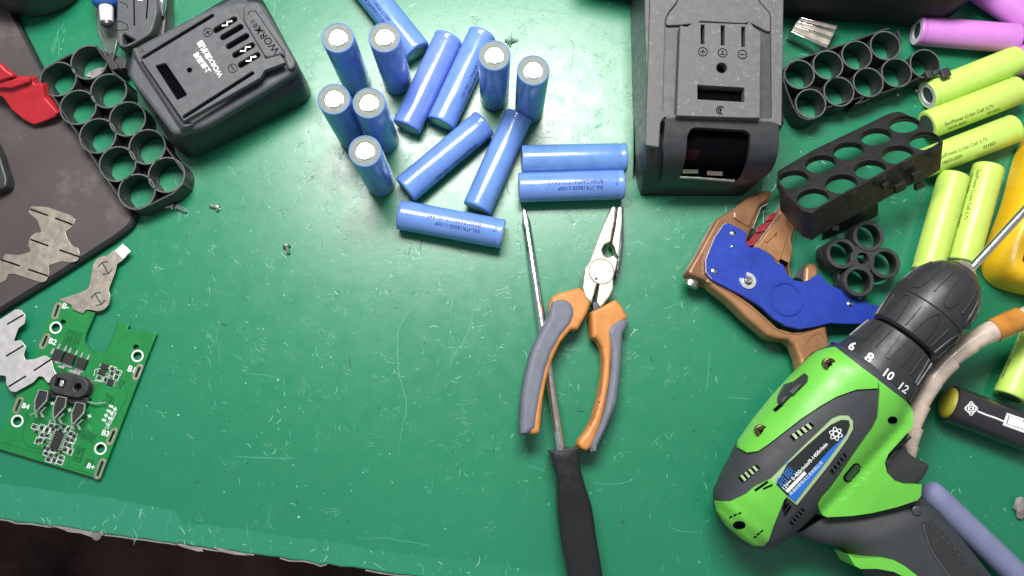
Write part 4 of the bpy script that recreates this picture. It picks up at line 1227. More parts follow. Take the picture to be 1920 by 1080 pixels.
# ------------------------------------------------------------------ left corner objects
fbw = None
c = P(74, -62, 0)
t = thing('round_container', 'round black container cut off by the top left corner', 'container', (c.x, c.y, 0))
f = flat(0)
mb = MB().lathe([(33, 0.2), (35, 1.5), (37, 8), (38, 26), (37.5, 30), (36, 32), (31, 33), (29.5, 32), (29, 27), (20, 25), (0.01, 25)], f, 64, c=(c.x, c.y))
part('body', mb, M['drill_black'], t)
mb = MB().lathe([(26.5, 25), (27.5, 28.5), (28.7, 28.6), (29.5, 27)], f, 64, c=(c.x, c.y))
part('inner_rim', mb, M['grey_rubber'], t)
# red moulded clip
Zr = lambda pts: zz(4.154, 0, 0, pts)
o = P(45, 180, MH)
t = thing('red_clip', 'red plastic clip part lying on the brown mat at the left edge', 'plastic clip', (o.x, o.y, MH))
fR = fr3(P(0, 150, MH + 17), P(60, 170, MH + 15), P(40, 230, MH + 5))
mb = MB().fillpx(fR, Zr([(-120, 560), (-20, 545), (100, 600), (235, 600), (265, 655), (325, 655), (345, 760), (450, 880), (420, 915), (310, 960), (260, 975), (190, 940), (90, 860), (20, 760), (-120, 700)]), (), -7, 0, 1.0, 1.0)
part('clip_body', mb, M['red_plastic'], t)
mb = MB().fillpx(fR.up(0), Zr([(-120, 500), (0, 500), (40, 545), (90, 575), (100, 602), (-20, 640), (-120, 640)]), (), 0, 5, 1.2, 0.8)
part('hook', mb, M['red_plastic'], t)
mb = MB().fillpx(fR.up(0), Zr([(-30, 600), (80, 615), (235, 602), (232, 640), (90, 690), (-30, 690)]), (), 0, 3, 1.0, 0.8)
part('ledge', mb, M['red_plastic'], t)
mb = MB().fillpx(flat(MH), [(-70, 262), (-15, 258), (-2, 285), (13, 335), (11, 350), (-8, 358), (-70, 376)], (), 0, 9, 1.2, 1.5)
single('black_block', mb, M['drill_black'], 'black block on the brown mat cut off by the left edge', 'block', P(-15, 310, MH))
# glue bottle
A, B, C_ = P(196, -50, 14), P(199, 12, 14), P(205, 52, 12)
t = thing('glue_bottle', 'glue bottle with a blue cap and white nozzle at the top edge', 'bottle', (A.x, A.y, 0))
d = (B - A).normalized(); f = Fr(A, Vector((0, 0, 1)).cross(d), (0, 0, 1)); f = f if f.n.dot(d) > 0 else Fr(A, -f.x, f.y)
L = (B - A).length
part('cap', MB().lathe([(8, -60), (8.2, 0), (8.2, L - 3), (7.6, L - 1.2), (6.2, L), (0.01, L)], f, 24), M['blue_plastic'], t)
L2 = (C_ - B).length
part('nozzle', MB().lathe([(4.2, L - 0.5), (4.3, L + 2), (3.9, L + L2 - 4), (3.6, L + L2 - 3)], f, 24), M['white_plastic'], t)
part('nozzle_tip', MB().lathe([(3.6, L + L2 - 3), (3.5, L + L2 - 1), (2.4, L + L2), (0.01, L + L2)], f, 24), M['dark_steel'], t)
mb = MB().fillpx(flat(3), [(178, 10), (215, 10), (222, 70), (213, 105), (196, 96), (183, 60)], (), -1.2, 0, 0.4, 1)
single('clear_strip', mb, M['clear_plastic'], 'clear plastic strip under the white bottle nozzle', 'plastic strip', P(200, 60, 0))
# utility knife
Zk = lambda pts: zz(9, 180, 0, pts)
o = P(255, 40, 0)
t = thing('utility_knife', 'black plastic utility knife end with a triangular hole, beside the tool battery', 'knife', (o.x, o.y, 0))
f = flat(22)
mb = MB()
mb.fillpx(f, Zk([(350, -250), (1010, -250), (1030, 220), (960, 480), (900, 580), (620, 750), (480, 800), (390, 780), (345, 680), (340, 400)]), [Zk([(440, 590), (475, 570), (650, 665), (560, 740), (450, 740)])], -9, 0, 1.2, 2.0, rh=0.5, res=3)
part('handle_half', mb, M['pack_plastic'], t)
mb = MB().fillpx(flat(13), Zk([(380, -250), (1190, -250), (1190, 300), (1150, 620), (1000, 700), (700, 830), (480, 860), (350, 760)]), (), -13, 0, 1.5, 2.5, res=3)
part('handle_core', mb, M['drill_black'], t)
mb = MB()
for ln in ([(400, 30), (520, 75), (535, 140)], [(350, 355), (440, 370), (530, 420), (545, 500)], [(350, 515), (530, 500)]): stroke_px(f, Zk(ln), 0.45, -0.05, 0.12, mb)
for ln in ([(640, -40), (648, 430)], [(880, -40), (850, 320)]): stroke_px(f, Zk(ln), 0.9, -0.05, 0.12, mb)
part('groove', mb, M['void_black'], t)
mb = MB().fillpx(f, Zk([(700, -30), (790, -30), (785, 10), (710, 10)]), (), 0, 0.1, 0)
part('white_mark', mb, M['white_ink'], t)
A, B = P(*Zk([(1115, -150)])[0], 19), P(*Zk([(1118, 265)])[0], 17)
part('blade_slider', MB().tube([A, A.lerp(B, 0.5), A.lerp(B, 0.75), B], [2.6, 2.6, 2.0, 0.7], 10), M['chrome'], t)
# black bag along the back edge
f = flat(3)
mb = MB()
q = [f.px(p) for p in [(1075, -18), (1185, 6), (1480, 34), (1640, 44), (1745, 52), (1795, 22), (1860, -60), (2000, -160), (2000, -300), (1050, -300)]]
base = rounded(q, 6)
mb.loft([[Vector((x, y, z)) for x, y in inset(base, d)] for z, d in ((0.2, 3), (3, 0), (20, 0), (34, 0.5), (40, 2), (44, 7))])
single('equipment_bag', mb, M['bag_black'], 'black bag along the top edge behind the silver clip', 'bag', P(1500, -60, 0))
# ------------------------------------------------------------------ screwdriver
o = P(1070, 900, 0)
t = thing('screwdriver', 'flat blade screwdriver with a black handle, its shaft under the pliers', 'screwdriver', (o.x, o.y, 0))
A, B = P(983, 392, 1.6), P(1052, 848, 13)
d = (B - A)
mb = MB().tube([A + d*k for k in (0.085, 0.12, 0.3, 0.6, 1.01)], [2.5, 2.75, 2.75, 2.8, 2.8], 20)
part('shaft', mb, M['chrome'], t)
bl = Fr(A, d.normalized(), Vector((1, 0, 0)))
L = d.length
sec = []
for x, w_, h_ in ((0, 0.9, 0.35), (4, 1.5, 0.6), (9, 2.6, 1.2), (13, 2.7, 2.1), (L*0.09, 2.4, 2.4)):
    sec.append([bl.at(x, w_*math.cos(a), h_*math.sin(a)) for a in [2*math.pi*k/16 for k in range(16)]])
part('blade_tip', MB().loft(sec), M['steel'], t)
Zs = lambda pts: zz(3.857, 980, 800, pts)
def profile_loft(mb, left, right, zc, hh, p=3.2, n=28, ends=True):
    """loft between a left and a right outline (pixels at height zc); hh: half height per station"""
    rings = []
    for i, (a, b) in enumerate(zip(left, right)):
        a, b = P(*a, zc[i] if isinstance(zc, list) else zc), P(*b, zc[i] if isinstance(zc, list) else zc)
        c = (a + b)/2; hx = (b - a)/2
        r = []
        for k in range(n):
            g = 2*math.pi*k/n; cx, sx = math.cos(g), math.sin(g)
            r.append(c + hx*(math.copysign(abs(cx)**(2/p), cx)) + Vector((0, 0, hh[i]))*math.copysign(abs(sx)**(2/p), sx))
        rings.append(r)
    return mb.loft(rings, ends, ends)
lf = Zs([(192, 186), (196, 215), (206, 270), (226, 330), (236, 400), (238, 480), (240, 570), (250, 680), (264, 800), (285, 920), (310, 1040), (330, 1150), (350, 1300)])
rt = Zs([(404, 152), (404, 190), (408, 250), (418, 320), (440, 400), (465, 480), (490, 560), (508, 660), (522, 770), (545, 900), (562, 1010), (580, 1130), (600, 1300)])
lf2 = spline(lf, 3, False); rt2 = spline(rt, 3, False)
hh = [9.0 + 2.0*min(1, i/14) for i in range(len(lf2))]
part('handle', profile_loft(MB(), lf2, rt2, 12.5, hh, 5.5, 48), M['gloss_black'], t, sharp=30)
mb = profile_loft(MB(), Zs([(182, 176), (187, 190)]), Zs([(408, 142), (410, 156)]), 12.5, [9.6, 9.6], 4.5, 40)
part('collar', mb, M['drill_grey'], t)

# ------------------------------------------------------------------ long nose pliers
Z7 = lambda pts: zz(2.16, 940, 360, pts)
o = P(1120, 620, 0)
t = thing('pliers', 'long nose pliers with orange and grey handles, resting on the screwdriver shaft', 'pliers', (o.x, o.y, 0))
fp = fr3(P(*Z7([(150, 750)])[0], 21.5), P(*Z7([(440, 750)])[0], 15.5), P(*Z7([(465, 80)])[0], 9.5))
def pp(name, out, t0, t1, bev, m, holes=(), rnd=1.2, parent=None, res=3, sm=0):
    return part(name, MB().fillpx(fp, Z7(out), [Z7(h) for h in holes], t0, t1, bev, rnd, res=res, sm=sm), M[m], parent or t)
pp('jaw', [(450, 56), (466, 58), (461, 110), (443, 203), (420, 212), (408, 235), (417, 256), (434, 264), (456, 254), (474, 272), (466, 312), (455, 350), (456, 392), (440, 424), (420, 450), (402, 470), (386, 446), (398, 374), (390, 368), (366, 452), (342, 428), (331, 390), (335, 346), (341, 304), (356, 290), (371, 250), (396, 180), (422, 118)], -8, 0, 0.9, 'worn_steel')
pp('jaw', [(473, 58), (492, 56), (492, 120), (484, 200), (477, 265), (464, 246), (460, 226), (449, 210), (463, 140)], -8, -0.6, 0.9, 'worn_steel')
pp('jaw_back', [(470, 62), (496, 56), (496, 200), (484, 300), (466, 350), (466, 300), (480, 200)], -9, -2.5, 0.8, 'dark_steel')
pj = part('pivot_joint', MB().lathe([(7.6, -0.6), (7.6, 0.1), (7.45, 0.3), (0.01, 0.3)], fp, 40, c=fp.px(Z7([(405, 322)])[0])), M['worn_steel'], t, sharp=15)
mb = MB(); q = Vector(fp.px(Z7([(405, 322)])[0]))
stroke(fp, [q + Vector((math.cos(a), math.sin(a)))*7.8 for a in [2*math.pi*k/36 for k in range(36)]], 0.4, 0.0, 0.12, mb, True)
part('pivot_seam', mb, M['tan_mark'], pj)
part('pivot_dimple', MB().lathe([(0.9, 0.3), (0.8, 0.42), (0.01, 0.42)], fp, 12, c=fp.px(Z7([(384, 352)])[0])), M['dark_steel'], pj)
pp('tang', [(372, 446), (396, 440), (404, 470), (386, 505), (374, 490)], -8, -1.5, 0.5, 'dark_steel')
hd = pp('handle', [(206, 424), (232, 408), (318, 384), (336, 402), (366, 444), (350, 490), (326, 532), (312, 556), (284, 556), (240, 610), (208, 680), (182, 770), (168, 850), (160, 940), (156, 976), (130, 982), (100, 970), (110, 800), (150, 650), (190, 520)], -12, -0.6, 2.4, 'orange')
pp('grip', [(206, 440), (228, 430), (262, 430), (286, 446), (298, 470), (300, 496), (286, 534), (246, 582), (210, 646), (184, 720), (162, 820), (148, 900), (142, 958), (112, 980), (80, 984), (78, 930), (84, 840), (98, 750), (122, 650), (162, 562), (192, 508)], -12.5, 0.5, 3.2, 'grey_rubber', parent=hd, res=4)
hd2 = pp('handle', [(366, 482), (398, 466), (466, 434), (490, 460), (516, 506), (480, 545), (450, 580), (446, 680), (440, 770), (420, 880), (394, 970), (368, 1030), (350, 1050), (324, 1040), (312, 1022), (318, 1002), (345, 970), (372, 920), (398, 830), (414, 740), (418, 680), (410, 630), (392, 596), (370, 588)], -12, -0.6, 2.4, 'orange')
pp('grip', [(514, 506), (518, 540), (496, 572), (492, 640), (488, 720), (472, 850), (440, 930), (404, 1010), (382, 1056), (364, 1056), (364, 1016), (392, 960), (420, 885), (436, 800), (446, 720), (448, 650), (440, 600), (430, 566), (446, 534), (480, 514)], -12.5, 0.4, 3.0, 'grey_rubber', parent=hd2, res=4)
mb = MB()
# lettering follows the bend of the handle
def text_path(fr, body, path, h_px, lift, mb):
    pts = spline(path, 12, False)
    ls = [0.0]
    for a, b in zip(pts, pts[1:]): ls.append(ls[-1] + math.hypot(b[0] - a[0], b[1] - a[1]))
    v, f, wd = text2d(body, 0.0, 1.15); out = []
    for q in v:
        s_ = q[0]/wd*ls[-1]
        i = 0
        while i < len(ls) - 2 and ls[i+1] < s_: i += 1
        a, b = pts[i], pts[i+1]; k = (s_ - ls[i])/max(1e-6, ls[i+1] - ls[i])
        tx, ty = b[0] - a[0], b[1] - a[1]; n_ = math.hypot(tx, ty); tx /= n_; ty /= n_
        px_ = (a[0] + (b[0] - a[0])*k + ty*q[1]*h_px, a[1] + (b[1] - a[1])*k - tx*q[1]*h_px)
        g = fr.px(px_); out.append(fr.at(g[0], g[1], lift))
    mb.add(out, f)
text_path(fp, 'XIU XING TOOLS', Z7([(400, 665), (397, 760), (388, 850), (352, 940)]), 8.5, -0.45, mb)
part('printed_text', mb, M['tan_mark'], hd2)

# ------------------------------------------------------------------ wire stripper
Zw = lambda pts: zz(3, 1260, 340, pts)
o = P(1440, 520, 0)
t = thing('wire_stripper', 'blue and tan wire stripper with red jaw inserts, tucked under the drill chuck', 'wire stripper', (o.x, o.y, 0))
fw_ = fr3(P(*Zw([(240, 310)])[0], 20), P(*Zw([(1160, 740)])[0], 9.0), P(*Zw([(700, 820)])[0], 18.5))
def wp_(name, out, t0, t1, bev, m, holes=(), rnd=1.0, parent=None, res=3):
    return part(name, MB().fillpx(fw_, Zw(out), [Zw(h) for h in holes], t0, t1, bev, rnd, res=res), M[m], parent or t)
ja = wp_('jaw_arm', [(565, 55), (540, 48), (490, 54), (425, 92), (330, 165), (255, 208), (220, 270), (150, 400), (92, 500), (98, 522), (170, 548), (240, 575), (330, 600), (430, 320), (455, 255), (500, 134), (545, 112)], -14, -2.6, 1.8, 'copper_tan')
wp_('jaw_ridge', [(548, 60), (492, 66), (430, 104), (345, 170), (345, 205), (420, 250), (440, 255), (490, 140), (540, 100)], -4, -1.4, 1.2, 'copper_tan', parent=ja)
mb = MB(); stroke_px(fw_, Zw([(548, 118), (508, 140), (462, 258)]), 0.5, -4.0, 2.2, mb)
part('bright_edge', mb, M['worn_steel'], ja)
jb = wp_('jaw_arm', [(640, 98), (665, 106), (690, 130), (707, 172), (704, 225), (688, 280), (672, 320), (684, 380), (676, 430), (664, 470), (672, 545), (640, 545), (600, 470), (540, 410), (465, 372), (520, 300), (585, 195), (615, 150)], -13, -2.8, 1.4, 'tan_paint')
wp_('jaw_ridge', [(655, 255), (662, 275), (640, 350), (615, 430), (600, 455), (560, 415), (500, 380), (560, 330)], -4, -2.0, 0.5, 'tan_paint', parent=jb)
mb = MB()
for k in range(26):
    a = k/25
    p0 = (652 - a*145, 160 + a*165); stroke_px(fw_, Zw([p0, (p0[0] - 15 - (5 if k % 5 == 0 else 0), p0[1] - 11 - (4 if k % 5 == 0 else 0))]), 0.35, -2.75, 0.12, mb)
stroke_px(fw_, Zw([arcz(675, 205, 18, 0, 6.28, 14)[k] for k in range(14)]), 0.5, -2.75, 0.12, mb, True)
stroke_px(fw_, Zw([(655, 202), (695, 208)]), 0.5, -2.75, 0.12, mb)
for ln in ([(540, 345), (600, 280), (585, 330)], [(560, 365), (640, 265)], [(530, 330), (570, 345)]): stroke_px(fw_, Zw(ln), 0.7, -2.75, 0.12, mb)
part('engraved_scale', mb, M['tan_mark'], jb)
mb = MB(); stroke_px(fw_, Zw([(612, 178), (470, 368)]), 0.6, -4, 1.8, mb)
part('bright_edge', mb, M['worn_steel'], jb)
ri = wp_('jaw_insert', [(598, 165), (615, 182), (470, 365), (430, 362), (428, 340), (470, 290), (520, 232)], -12, -5, 0.8, 'dark_red_plastic')
for a, b in (((520, 228), (560, 270)), ((575, 175), (605, 205)), ((440, 330), (480, 355))):
    wp_('insert_block', [a, (b[0], a[1] + 8), b, (a[0] - 45, b[1] + 20), (a[0] - 45, b[1] - 10)], -5, -3.6, 0.5, 'dark_red_plastic', parent=ri)
lh = wp_('handle', [(185, 540), (240, 560), (330, 605), (450, 690), (530, 760), (600, 825), (690, 850), (770, 838), (840, 808), (870, 812), (885, 900), (905, 980), (860, 1150), (740, 1120), (722, 1000), (690, 920), (660, 892), (590, 884), (545, 868), (430, 770), (330, 672), (232, 596)], -14, -2.6, 2.2, 'tan_paint')
mb = MB(); stroke_px(fw_, Zw([(255, 575), (400, 665), (500, 745), (570, 815), (640, 850), (720, 858), (790, 835)]), 0.6, -2.7, 0.2, mb)
stroke_px(fw_, Zw([(770, 905), (800, 865), (845, 848), (868, 880)]), 0.6, -2.7, 0.2, mb)
part('groove', mb, M['tan_mark'], lh)
wp_('return_lever', [(748, 560), (752, 480), (780, 456), (808, 460), (824, 490), (826, 540), (800, 600), (760, 600)], -13, -4, 2.0, 'tan_paint')
wp_('spring_plate', [(700, 540), (742, 470), (755, 475), (745, 560)], -13, -6, 0.4, 'dark_steel')
cv = wp_('cover_plate', [(306, 234), (325, 236), (422, 288), (416, 346), (440, 372), (482, 368), (530, 394), (566, 424), (598, 466), (626, 462), (640, 500), (656, 532), (690, 556), (740, 566), (788, 546), (815, 520), (842, 524), (858, 552), (872, 572), (1180, 716), (1150, 780), (1080, 800), (1000, 803), (890, 797), (800, 820), (720, 832), (645, 815), (575, 775), (500, 703), (400, 642), (300, 592), (222, 552), (190, 512), (188, 440), (236, 318), (290, 242)], -2.6, 0, 0.5, 'blue_paint', rnd=1.4)
mb = MB()
stroke_px(fw_, Zw([(306, 236), (288, 244), (236, 320), (190, 440), (192, 510), (224, 548)]), 0.45, -0.9, 0.9, mb)
part('bare_edge', mb, M['worn_steel'], cv)
q = fw_.px(Zw([(642, 660)])[0])
part('raised_ring', MB().lathe([(9.0, 0), (9.5, 0.7), (10.6, 0.7), (11.2, 0)], fw_, 44, c=q), M['blue_paint'], cv)
for c, r in (((343, 293), 1.9), ((236, 504), 1.8), ((1000, 690), 1.8), ((336, 368), 1.0)):
    part('rivet', MB().lathe([(r, 0), (r*0.95, 0.5), (r*0.5, 0.95), (0.01, 1.05)], fw_, 16, c=fw_.px(Zw([c])[0])), M['chrome'], cv)
q = Vector(fw_.px(Zw([(425, 560)])[0]))
stud = part('pivot_stud', MB().lathe([(2.2, 0), (2.2, 2.2), (1.9, 2.5), (1.2, 2.5), (1.1, 2.1), (0.01, 2.1)], fw_, 18, c=q), M['steel'], cv)
part('retaining_clip', stroke(fw_, [q + Vector((math.cos(a), math.sin(a)))*3.9 for a in [0.9 + 5.2*k/22 - 4.0 for k in range(23)]], 2.4, 0, 0.8), M['bright_nickel'], stud)
a, b = P(*Zw([(95, 535)])[0], 9), P(*Zw([(165, 575)])[0], 9)
kf = P(*Zw([(116, 558)])[0], 12); ax = (P(*Zw([(100, 590)])[0], 9) - P(*Zw([(135, 520)])[0], 9)).normalized()
kfr = Fr(kf, Vector((0, 0, 1)).cross(ax), (0, 0, 1)); kfr = kfr if kfr.n.dot(ax) > 0 else Fr(kf, -kfr.x, kfr.y)
rings = []
for h_ in (-5, -4, -3, -2, -1, 0, 1, 2, 3, 3.4, 4):
    rr = 4.4 if h_ < 3.2 else 3.8
    rings.append([kfr.at((rr + (0.3 if (k + int(h_ + 10)) % 2 else 0))*1.1*math.cos(2*math.pi*k/30), (rr + (0.3 if (k + int(h_ + 10)) % 2 else 0))*math.sin(2*math.pi*k/30), h_) for k in range(30)])
part('knurled_knob', MB().loft(rings), M['steel'], t, sharp=20)
mb = MB().fillpx(flat(5.5), [(1640, 570), (1700, 590), (1800, 668), (1788, 692), (1745, 684), (1650, 612)], (), -4.5, 0, 0.8, 1)
part('handle_end', mb, M['blue_paint'], t)
mb = MB().fillpx(flat(4.5), [(1560, 640), (1640, 650), (1742, 706), (1758, 704), (1757, 712), (1742, 727), (1700, 735), (1600, 690)], (), -4.2, 0, 0.8, 1)
part('handle_sleeve', mb, M['violet_plastic'], t)
mb = MB()
for p0, p1 in (((1726, 728), (1722, 752)), ((1731, 724), (1729, 750)), ((1737, 726), (1734, 752)), ((1731, 722), (1745, 730))):
    mb.tube([P(*p0, 4), P(*p1, 3)], 0.8, 8)
part('spring_wire', mb, M['steel'], t)
# ------------------------------------------------------------------ drill
o = P(1560, 850, 0)
drill = thing('cordless_drill', 'green and dark grey drill driver with a black chuck and long bit', 'drill', (o.x, o.y, 0))
DA, DB = P(1634, 702, 39.5), P(1385, 985, 24.5)       # the nose is propped up on the wire stripper
dd = (DB - DA).normalized(); de = Vector((-dd.y, dd.x, 0)).normalized(); du = dd.cross(de)
if du.z < 0: du = -du
def SEH(q): r = q - DA; return r.dot(dd), r.dot(de), r.dot(du)
def interp(tab, x):
    if x <= tab[0][0]: return tab[0][1:]
    for a, b in zip(tab, tab[1:]):
        if x <= b[0]:
            k = (x - a[0])/(b[0] - a[0]); k = k*k*(3 - 2*k)*0.5 + k*0.5
            return tuple(a[i]*(1-k) + b[i]*k for i in range(1, len(a)))
    return tab[-1][1:]
# s, centre offset, half width, half height
BT_ = [(0, -1.5, 24.3, 24.0), (3, -2, 26.0, 25.2), (12, -2.6, 29.4, 26.5), (42, -2.8, 29.4, 27.0), (78, -2.2, 28.2, 26.0), (96, -1.0, 25.4, 24.0), (108, -0.5, 22.4, 21.5), (115, 0.0, 17.5, 16.5), (119.5, 0.6, 10.0, 9.5), (121.5, 1.0, 2.0, 2.0)]
PW = 2.35
def barrel_ring(s, n=72, k=1.0):
    c, w_, h_ = interp(BT_, s); r = []
    for i in range(n):
        g = 2*math.pi*i/n; cx, sx = math.cos(g), math.sin(g)
        r.append(DA + dd*s + de*(c + w_*k*math.copysign(abs(cx)**(2/PW), cx)) + du*(h_*k*math.copysign(abs(sx)**(2/PW), sx)))
    return r
mb = MB().loft([barrel_ring(s) for s in (0, 1, 2, 3, 5, 7, 9, 12, 20, 28, 36, 42, 50, 58, 66, 72, 78, 84, 90, 96, 100, 104, 108, 111, 113, 115, 117, 119.5, 120.7, 121.5)])
part('motor_housing', mb, M['drill_grey'], drill, sharp=50)
def H_barrel(q, off=0.0):
    """how far q lies inside the motor housing grown by off (negative: outside)"""
    s, e, h = SEH(q)
    if s < -2.5 or s > 121.5 + off: return -1
    c, w_, h_ = interp(BT_, max(0, s)); u = abs((e - c)/(w_ + off))
    if u >= 1: return -1
    return (h_ + off)*(1 - u**PW)**(1/PW) - h
def H_house(q, off=0.0):
    s, e, h = SEH(q)
    b = H_barrel(q, off) + h
    slab = 15.0 + off - max(0, e - 40)*0.10
    if s < 3: slab -= (3 - s)*0.8
    if e < 5: slab = -1
    return (max(b, slab) if abs(b - slab) > 3 else (b + slab)/2 + 3*(0.25 + ((b - slab)/6)**2)) - h
def rcol(s):            # torque collar and chuck, radius against s (negative: forwards)
    return interp([(-84, 7.0), (-80, 7.5), (-77, 9.8), (-73.5, 14.5), (-67, 18.6), (-58, 21.0), (-48, 21.8), (-45, 21.8), (-37, 21.0), (-28, 19.8), (-26.5, 17.8), (-25.2, 17.8), (-24.2, 20.6), (-13, 22.2), (-1, 24.4), (0, 24.6)], s)[0]
def H_collar(q, off=0.0):
    s, e, h = SEH(q)
    if s > 2 or s < -84: return -1
    r = rcol(s) + off; e -= 0.2
    return math.sqrt(r*r - e*e) - h if abs(e) < r else -1
def hit(H, p, off=0.0):
    d = ray(p)
    z = 74.0
    prev = z
    while z > 4:
        q = CPOS + d*((z - CAM_H)/d.z)
        if H(q, off) >= 0:
            lo, hi = z, prev
            for _ in range(14):
                m_ = (lo + hi)/2; q = CPOS + d*((m_ - CAM_H)/d.z)
                if H(q, off) >= 0: lo = m_
                else: hi = m_
            return CPOS + d*((lo - CAM_H)/d.z)
        prev = z; z -= 1.5
    g = DA + dd*0
    return P(p[0], p[1], 33)
def drapepx(H, polys, off, depth, step=7, mb=None, rnd=0, sm=0, holes=()):
    mb = mb or MB()
    for o_ in polys:
        q = spline(o_, sm) if sm else o_
        if rnd: q = rounded(q, rnd)
        v, f = fill2d(q, holes, 0, 0, 0)
        V, Fc, B = gridcut(v, f, step)
        n = len(V)
        top = [hit(H, (a[0], a[1]), off) for a in V]
        bi = sorted({i for e in B for i in e}); idx = {i: n + k for k, i in enumerate(bi)}
        low = [top[i] - Vector((0, 0, depth)) for i in bi]
        mb.add(top + low, Fc + [(a, b, idx[b], idx[a]) for a, b in B])
    return mb
def pxtext(H, body, p0, p1, off, bold=0.0, mb=None, ys=1.0):
    mb = mb or MB()
    v, f, wd = text2d(body, bold)
    a, b = Vector(p0), Vector(p1); t_ = b - a; k = t_.length/wd; t_.normalize(); u = Vector((t_.y, -t_.x))
    out = []
    for q in v:
        w_ = a + t_*(q[0]*k) + u*(q[1]*k*ys); out.append(hit(H, (w_.x, w_.y), off))
    return mb.add(out, f)
def pxstroke(H, pts, wd, off, mb=None, closed=False, depth=0.4):
    mb = mb or MB()
    q = [Vector(p) for p in pts]; n = len(q); A_, B_ = [], []
    for i in range(n):
        t_ = (q[(i+1) % n] - q[i-1]) if closed else (q[min(i+1, n-1)] - q[max(i-1, 0)])
        t_.normalize(); u = Vector((-t_.y, t_.x))*wd/2
        A_.append(hit(H, tuple(q[i] + u), off)); B_.append(hit(H, tuple(q[i] - u), off))
    v = A_ + B_ + [p - Vector((0, 0, depth)) for p in A_ + B_]
    f = []
    for i in range(n if closed else n - 1):
        j = (i + 1) % n
        f += [(i, j, n + j, n + i), (i, j, 2*n + j, 2*n + i), (n + i, n + j, 3*n + j, 3*n + i)]
    return mb.add(v, f)
Zd = lambda pts: zz(2.571, 1320, 640, pts)
Zp = lambda pts: zz(3.857, 1500, 800, pts)
Zq = lambda pts: zz(3.857, 1560, 480, pts)
# green upper panel
gp = part('green_panel', drapepx(H_barrel, [Zd([(598, 30), (632, 26), (690, 70), (760, 125), (838, 182), (838, 226), (735, 232), (640, 266), (560, 312), (470, 372), (380, 442), (310, 496), (262, 528), (208, 536), (166, 512), (170, 482), (240, 380), (330, 268), (430, 158), (518, 72), (556, 44)])], 1.3, 4, 7), M['drill_green'], drill, sharp=60)
# green trigger housing
hs = part('green_panel', drapepx(H_house, [Zd([(838, 184), (965, 282), (985, 300)]) + [(1712, 772), (1712, 800)] + Zp([(775, 48), (700, 130), (640, 195), (614, 262), (628, 330), (682, 388), (760, 416), (880, 418), (876, 500), (850, 532), (700, 582), (520, 625), (380, 645), (200, 655), (165, 640), (140, 600), (138, 560), (160, 520), (230, 440), (300, 340), (400, 190), (520, 20)]) + Zd([(800, 446), (838, 370), (848, 240)])], 1.2, 26, 7), M['drill_green'], drill, sharp=60)
# green end cap
ec = part('end_cap', drapepx(H_barrel, [Zd([(54, 772), (128, 772), (205, 735), (245, 700), (318, 664), (348, 690), (402, 748), (386, 765), (372, 800), (336, 890), (312, 960), (288, 988), (240, 988), (180, 952), (108, 890), (66, 822)])], 1.0, 3, 6), M['drill_green'], drill, sharp=60)
# rear grip overmould lines: label frame and label
fr_ = part('label_frame', drapepx(H_barrel, [Zd([(318, 668), (470, 516), (620, 372), (655, 358), (695, 358), (718, 384), (718, 424), (690, 475), (600, 600), (448, 790), (402, 752), (342, 692)])], 0.9, 2, 8), M['pale_green'], drill, sharp=60)
lab = part('label', drapepx(H_barrel, [Zd([(348, 690), (402, 592), (500, 500), (612, 402), (662, 378), (698, 380), (704, 405), (690, 442), (600, 566), (440, 774), (402, 744)])], 1.25, 0.6, 8), M['label_black'], drill, sharp=60)
part('blue_band', drapepx(H_barrel, [Zd([(690, 444), (600, 566), (440, 774), (404, 744), (500, 642), (600, 530)])], 1.40, 0.3, 8), M['label_blue'], lab, sharp=60)
part('white_bar', drapepx(H_barrel, [Zd([(392, 720), (484, 626), (494, 638), (404, 730)])], 1.50, 0.2, 12), M['white_ink'], lab)
mb = pxtext(H_barrel, '12V⎓ 0-400r/min/0-1450r/min', *Zd([(388, 716), (598, 498)]), 1.5, 0.02)
pxtext(H_barrel, '南通启能电动工具有限公司', *Zd([(418, 742), (574, 588)]), 1.55, 0.0, mb)
cx_, cy_ = Zd([(636, 446)])[0]
for a in (0.3, 1.35, 2.4):
    pxstroke(H_barrel, [(cx_ + 12.5*math.cos(k*2*math.pi/28)*math.cos(a) - 4.6*math.sin(k*2*math.pi/28)*math.sin(a), cy_ + 12.5*math.cos(k*2*math.pi/28)*math.sin(a) + 4.6*math.sin(k*2*math.pi/28)*math.cos(a)) for k in range(28)], 1.5, 1.5, mb, True, 0.1)
part('printed_text', mb, M['white_ink'], lab)
mb = pxtext(H_barrel, '启能', *Zd([(372, 704), (440, 628)]), 1.5, 0.0)
pxtext(H_barrel, '™', *Zd([(398, 600), (414, 588)]), 1.5, 0.0, mb)
part('printed_name', mb, M['blue_ink'], lab)
# vents
def vent(quad, nb, H=H_barrel, off=0.35, bar='pale_green', parent=None):
    v = part('vent', drapepx(H, [Zd(quad)], off, 0.4, 8, rnd=2), M['void_black'], parent or drill)
    a, b, c, d_ = quad
    for k in range(nb):
        s0, s1 = (k + 0.75)/(nb + 0.5) - 0.055, (k + 0.75)/(nb + 0.5) + 0.055
        L_ = lambda p, q, s_: (p[0] + (q[0]-p[0])*s_, p[1] + (q[1]-p[1])*s_)
        part('vent_bar', drapepx(H, [Zd([L_(a, b, s0), L_(a, b, s1), L_(d_, c, s1), L_(d_, c, s0)])], off + 0.5, 0.6, 8), M[bar], v)
    mbb = pxstroke(H, Zd([a, b, c, d_]), 1.6, off + 0.3, None, True)
    part('vent_rim', mbb, M['drill_black'], v)
vent([(412, 456), (512, 388), (535, 410), (432, 480)], 4)
vent([(165, 656), (252, 592), (272, 612), (185, 682)], 4)
vent([(608, 622), (676, 536), (690, 556), (622, 640)], 4, bar='drill_grey')
